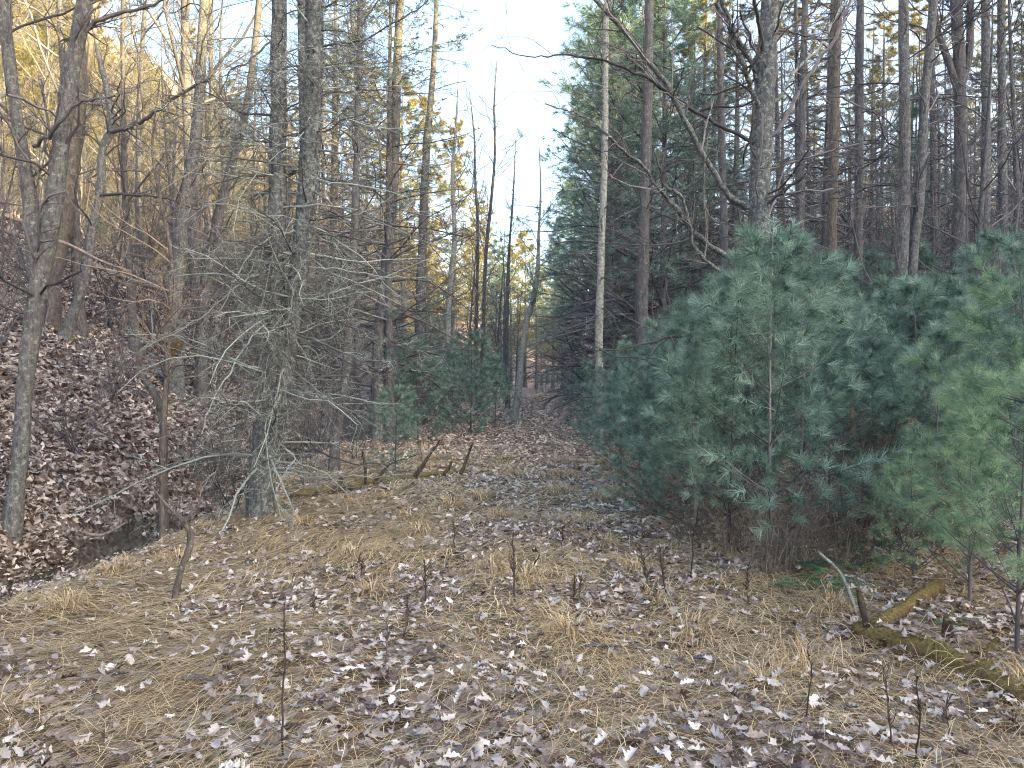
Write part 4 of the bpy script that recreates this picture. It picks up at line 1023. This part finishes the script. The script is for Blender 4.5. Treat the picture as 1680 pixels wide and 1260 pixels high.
log('mossy_root', 'dark green mossy root at the foot of the crooked tree', [(92, 540, 12), (108, 552, 14), (122, 560, 10)], ground_hit(108, 556)[1] - .1, 'log_moss', ground_it=False, cat='root')

# fallen sticks and small branches on the bank and in the litter
sticks = [(120, 640, 150, 'thin dead branch lying across the middle of the leafy bank'), (210, 745, 120, 'dark crooked stick low on the leafy bank, left of the pole sapling'), (60, 700, 90, 'short stick on the bank just right of the forked tree'),
          (170, 520, 110, 'thin stick high on the leafy bank right of the crooked tree'), (240, 660, 100, 'broken stick near the bent zigzag stem'), (100, 790, 110, 'long thin stick just above the creek'), (190, 600, 80, 'small grey stick in the middle of the bank leaves'),
          (560, 870, 70, 'short twig lying in the grass right of the twin tree'), (700, 850, 60, 'small twig on the path beyond the dark weeds'), (990, 850, 80, 'thin twig at the right edge of the path'), (1180, 1100, 90, 'thin twig in the leaves left of the mossy log'), (350, 1130, 100, 'pale thin twig among the leaves at the lower left'),
          (860, 1180, 80, 'thin dead twig among the leaves at the bottom middle'), (1010, 1075, 110, 'long pale straw stem arching over the middle grass'), (620, 1180, 70, 'small forked twig among the leaves at bottom left of centre')]
for px_, py_, wpx, lab_ in sticks:
    g_ = ground_hit(px_, py_); L = wpx / F * g_[1]; a_ = random.uniform(-.6, .6)
    k_ = 9; sN = np.linspace(-.5, .5, k_)
    P = np.stack([g_[0] + math.cos(a_) * L * sN + np.cumsum(rng.normal(0, L * .015, k_)), g_[1] + math.sin(a_) * L * sN + np.cumsum(rng.normal(0, L * .02, k_)), 0 * sN], -1)
    P[:, 2] = Hf(P[:, 0], P[:, 1]) + .05
    R = np.linspace(1, .4, k_) * (.006 + .0012 * g_[1]) * .8
    t = thing('fallen_stick', lab_, 'stick', g_); b_ = np.array(g_)
    gm = Geo(); gm.tubes(P - b_, R, 6, .1); so = part('stem', gm.mesh('stem', M['bark_far'], True), t)
    P2, R2 = grow((P - b_)[None], R[None], 5, (.2, 1), (25, 60), (.2, .45), k=4, wob=.12, rf=.5, flat=.6, rmin=.002)
    gm = Geo(); gm.tubes(P2, R2, 3); part('side_twig', gm.mesh('side_twig', M['twig']), t, kind='stuff')

# ------------------------------------------------------------------ ferns
def fern_mesh(n=13):
    g_ = Geo()
    for f in range(n):
        a = random.uniform(0, 6.28); L = random.uniform(.28, .45); up = random.uniform(.5, 1.0)
        k = 22; s = np.linspace(0, 1, k)
        r = L * s; h = L * (up * s - up * .75 * s ** 2.0)
        C = np.stack([np.cos(a) * r, np.sin(a) * r, h + .01], -1); side = np.array([-math.sin(a), math.cos(a), 0]); fw = np.array([math.cos(a), math.sin(a), 0])
        w = .062 * np.sin(PI * np.clip(s * .88 + .10, 0, 1)) ** .8
        tint = random.uniform(.1, .95)
        for sg in (-1, 1):
            A = C[1:] ; B = C[1:] + side * sg * w[1:, None] + fw * .012 - np.array([0, 0, .012]); dlt = fw * .005
            V = np.stack([A - dlt, A + dlt, B], 1); g_.raw(V, None, np.arange(len(A) * 3).reshape(-1, 3), np.full(len(A) * 3, tint))
    return g_.mesh('fronds', M['fern'])
fm = [fern_mesh(), fern_mesh(10)]
for j, (px, py, lab) in enumerate([(1300, 935, 'low fern clump at the left end of the fern patch'), (1345, 945, 'fern clump beside the leaning white-tipped stick'), (1400, 935, 'fern clump in the middle of the patch under the pines'), (1440, 925, 'fern clump at the right end of the fern patch'),
        (1370, 975, 'nearest fern clump, in front of the white-tipped stick'), (1320, 970, 'fern clump at the edge of the grass left of the nearest fern'), (1395, 1035, 'small bright fern at the end of the mossy log'), (1560, 1030, 'small fern behind the mossy log'), (1420, 905, 'farthest fern clump, back under the young pines')]):
    g_ = ground_hit(px, py)
    t = thing('fern', lab, 'fern', g_, random.uniform(0, 6), random.uniform(.75, 1.1) if j not in (6, 7) else .5)
    part('fronds', fm[j % 2], t)

# ------------------------------------------------------------------ dead weed stalks
def stalk(px, py, top, lab, n=0, lean=0, w=4.0, group=None):
    g_ = ground_hit(px, py); d = g_[1]; h = (py - top) / F * d
    t = thing('weed_stalk', lab, 'dead weed', g_, group=group)
    k = 9; s = np.linspace(0, 1, k)
    P = np.stack([lean * s * h + np.cumsum(rng.normal(0, .006, k)), np.cumsum(rng.normal(0, .006, k)), s * h - .02], -1)
    R = (.85 * w / F * d / 2) * np.linspace(1, .45, k)
    gg = Geo(); gg.tubes(P, R, 5); part('stem', gg.mesh('stem', M['stalk']), t)
    hd = Geo()
    m = 14 + n * 2
    P1, R1 = grow(P[None], R[None], m, (.45, 1), (10, 40), (.03, .08), absl=True, k=3, rf=1.2, wob=.3)
    hd.tubes(P1, R1, 4)
    if n:
        P2, R2 = grow(P[None], R[None], n, (.25, .9), (25, 50), (.2, .45), k=5, wob=.1, up=.1, rf=.6, taper=.2)
        P3, R3 = grow(P2, R2, 7, (.4, 1), (15, 50), (.08, .2), k=3, rf=1.2, wob=.3)
        hd.tubes(P2, R2, 4); hd.tubes(P3, R3, 4)
    part('seed_head', hd.mesh('seed_head', M['stalk']), t, kind='stuff')
for a in [(460, 1243, 985, 'tall dark dead weed stalk alone in the grass at lower left', 0, .02, 5), (846, 988, 872, 'branched dead weed standing in the middle of the path', 7, -.05, 4),
          (697, 1000, 915, 'dark dead weed with clustered seed heads left of the branched one', 3, 0, 4), (655, 1062, 975, 'brown ragged weed clump left of centre', 6, .1, 4), (630, 1105, 1010, 'thin bare weed stalk below the ragged weed clump', 0, -.1, 3),
          (1474, 1250, 1082, 'dark slanting weed stalk at the lower right', 2, -.22, 4.5), (1500, 1262, 1100, 'upright weed stalk right of the slanting one', 2, .08, 4.5), (1322, 1190, 1050, 'thin dead weed stalk left of the mossy log', 0, 0, 3.5),
          (1095, 985, 895, 'blackish weed in the patch before the thicket, right one', 5, -.2, 4), (1065, 975, 890, 'blackish weed in the patch before the thicket, left one', 5, -.15, 4), (950, 990, 940, 'short dark weed right of the branched weed', 2, 0, 3.5),
          (940, 988, 945, 'very short weed touching the short dark one', 1, .1, 3.5), (514, 1025, 960, 'small brown weed right of the tall dark stalk', 1, .05, 3), (745, 905, 850, 'small far weed in the middle of the grass', 3, 0, 3),
          (1225, 1000, 920, 'brown weed stalk at the edge of the brush under the pines', 2, 0, 3.5), (1130, 960, 870, 'thin weed stalk by the front row of pines', 1, .05, 3), (590, 960, 905, 'small grey weed halfway to the twin tree', 2, 0, 3), (920, 905, 860, 'small dark weed on the path beyond the branched one', 2, 0, 3),
          (1555, 1215, 1130, 'short pale weed in front of the mossy log', 0, .05, 3.5), (875, 940, 905, 'low weed just behind the branched weed', 2, .2, 3)]:
    stalk(*a)

# ------------------------------------------------------------------ thin air haze round the whole place
hm = bpy.data.materials.new('haze_air'); hm.use_nodes = True; hn = hm.node_tree; hn.nodes.clear()
ho = hn.nodes.new('ShaderNodeOutputMaterial'); pv = hn.nodes.new('ShaderNodeVolumePrincipled')
pv.inputs['Color'].default_value = (.80, .88, 1.0, 1); pv.inputs['Density'].default_value = .0011; pv.inputs['Anisotropy'].default_value = .2
hn.links.new(pv.outputs[0], ho.inputs['Volume'])
x0, x1, y0, y1, z0, z1 = -242, 165, -95, 282, -6, 104
V = [(a, b, c) for a in (x0, x1) for b in (y0, y1) for c in (z0, z1)]
Q = [(0, 1, 3, 2), (4, 6, 7, 5), (0, 4, 5, 1), (2, 3, 7, 6), (0, 2, 6, 4), (1, 5, 7, 3)]
part('haze', make_mesh('haze', V, Q, None, None, hm), kind='stuff')

finish_labels()
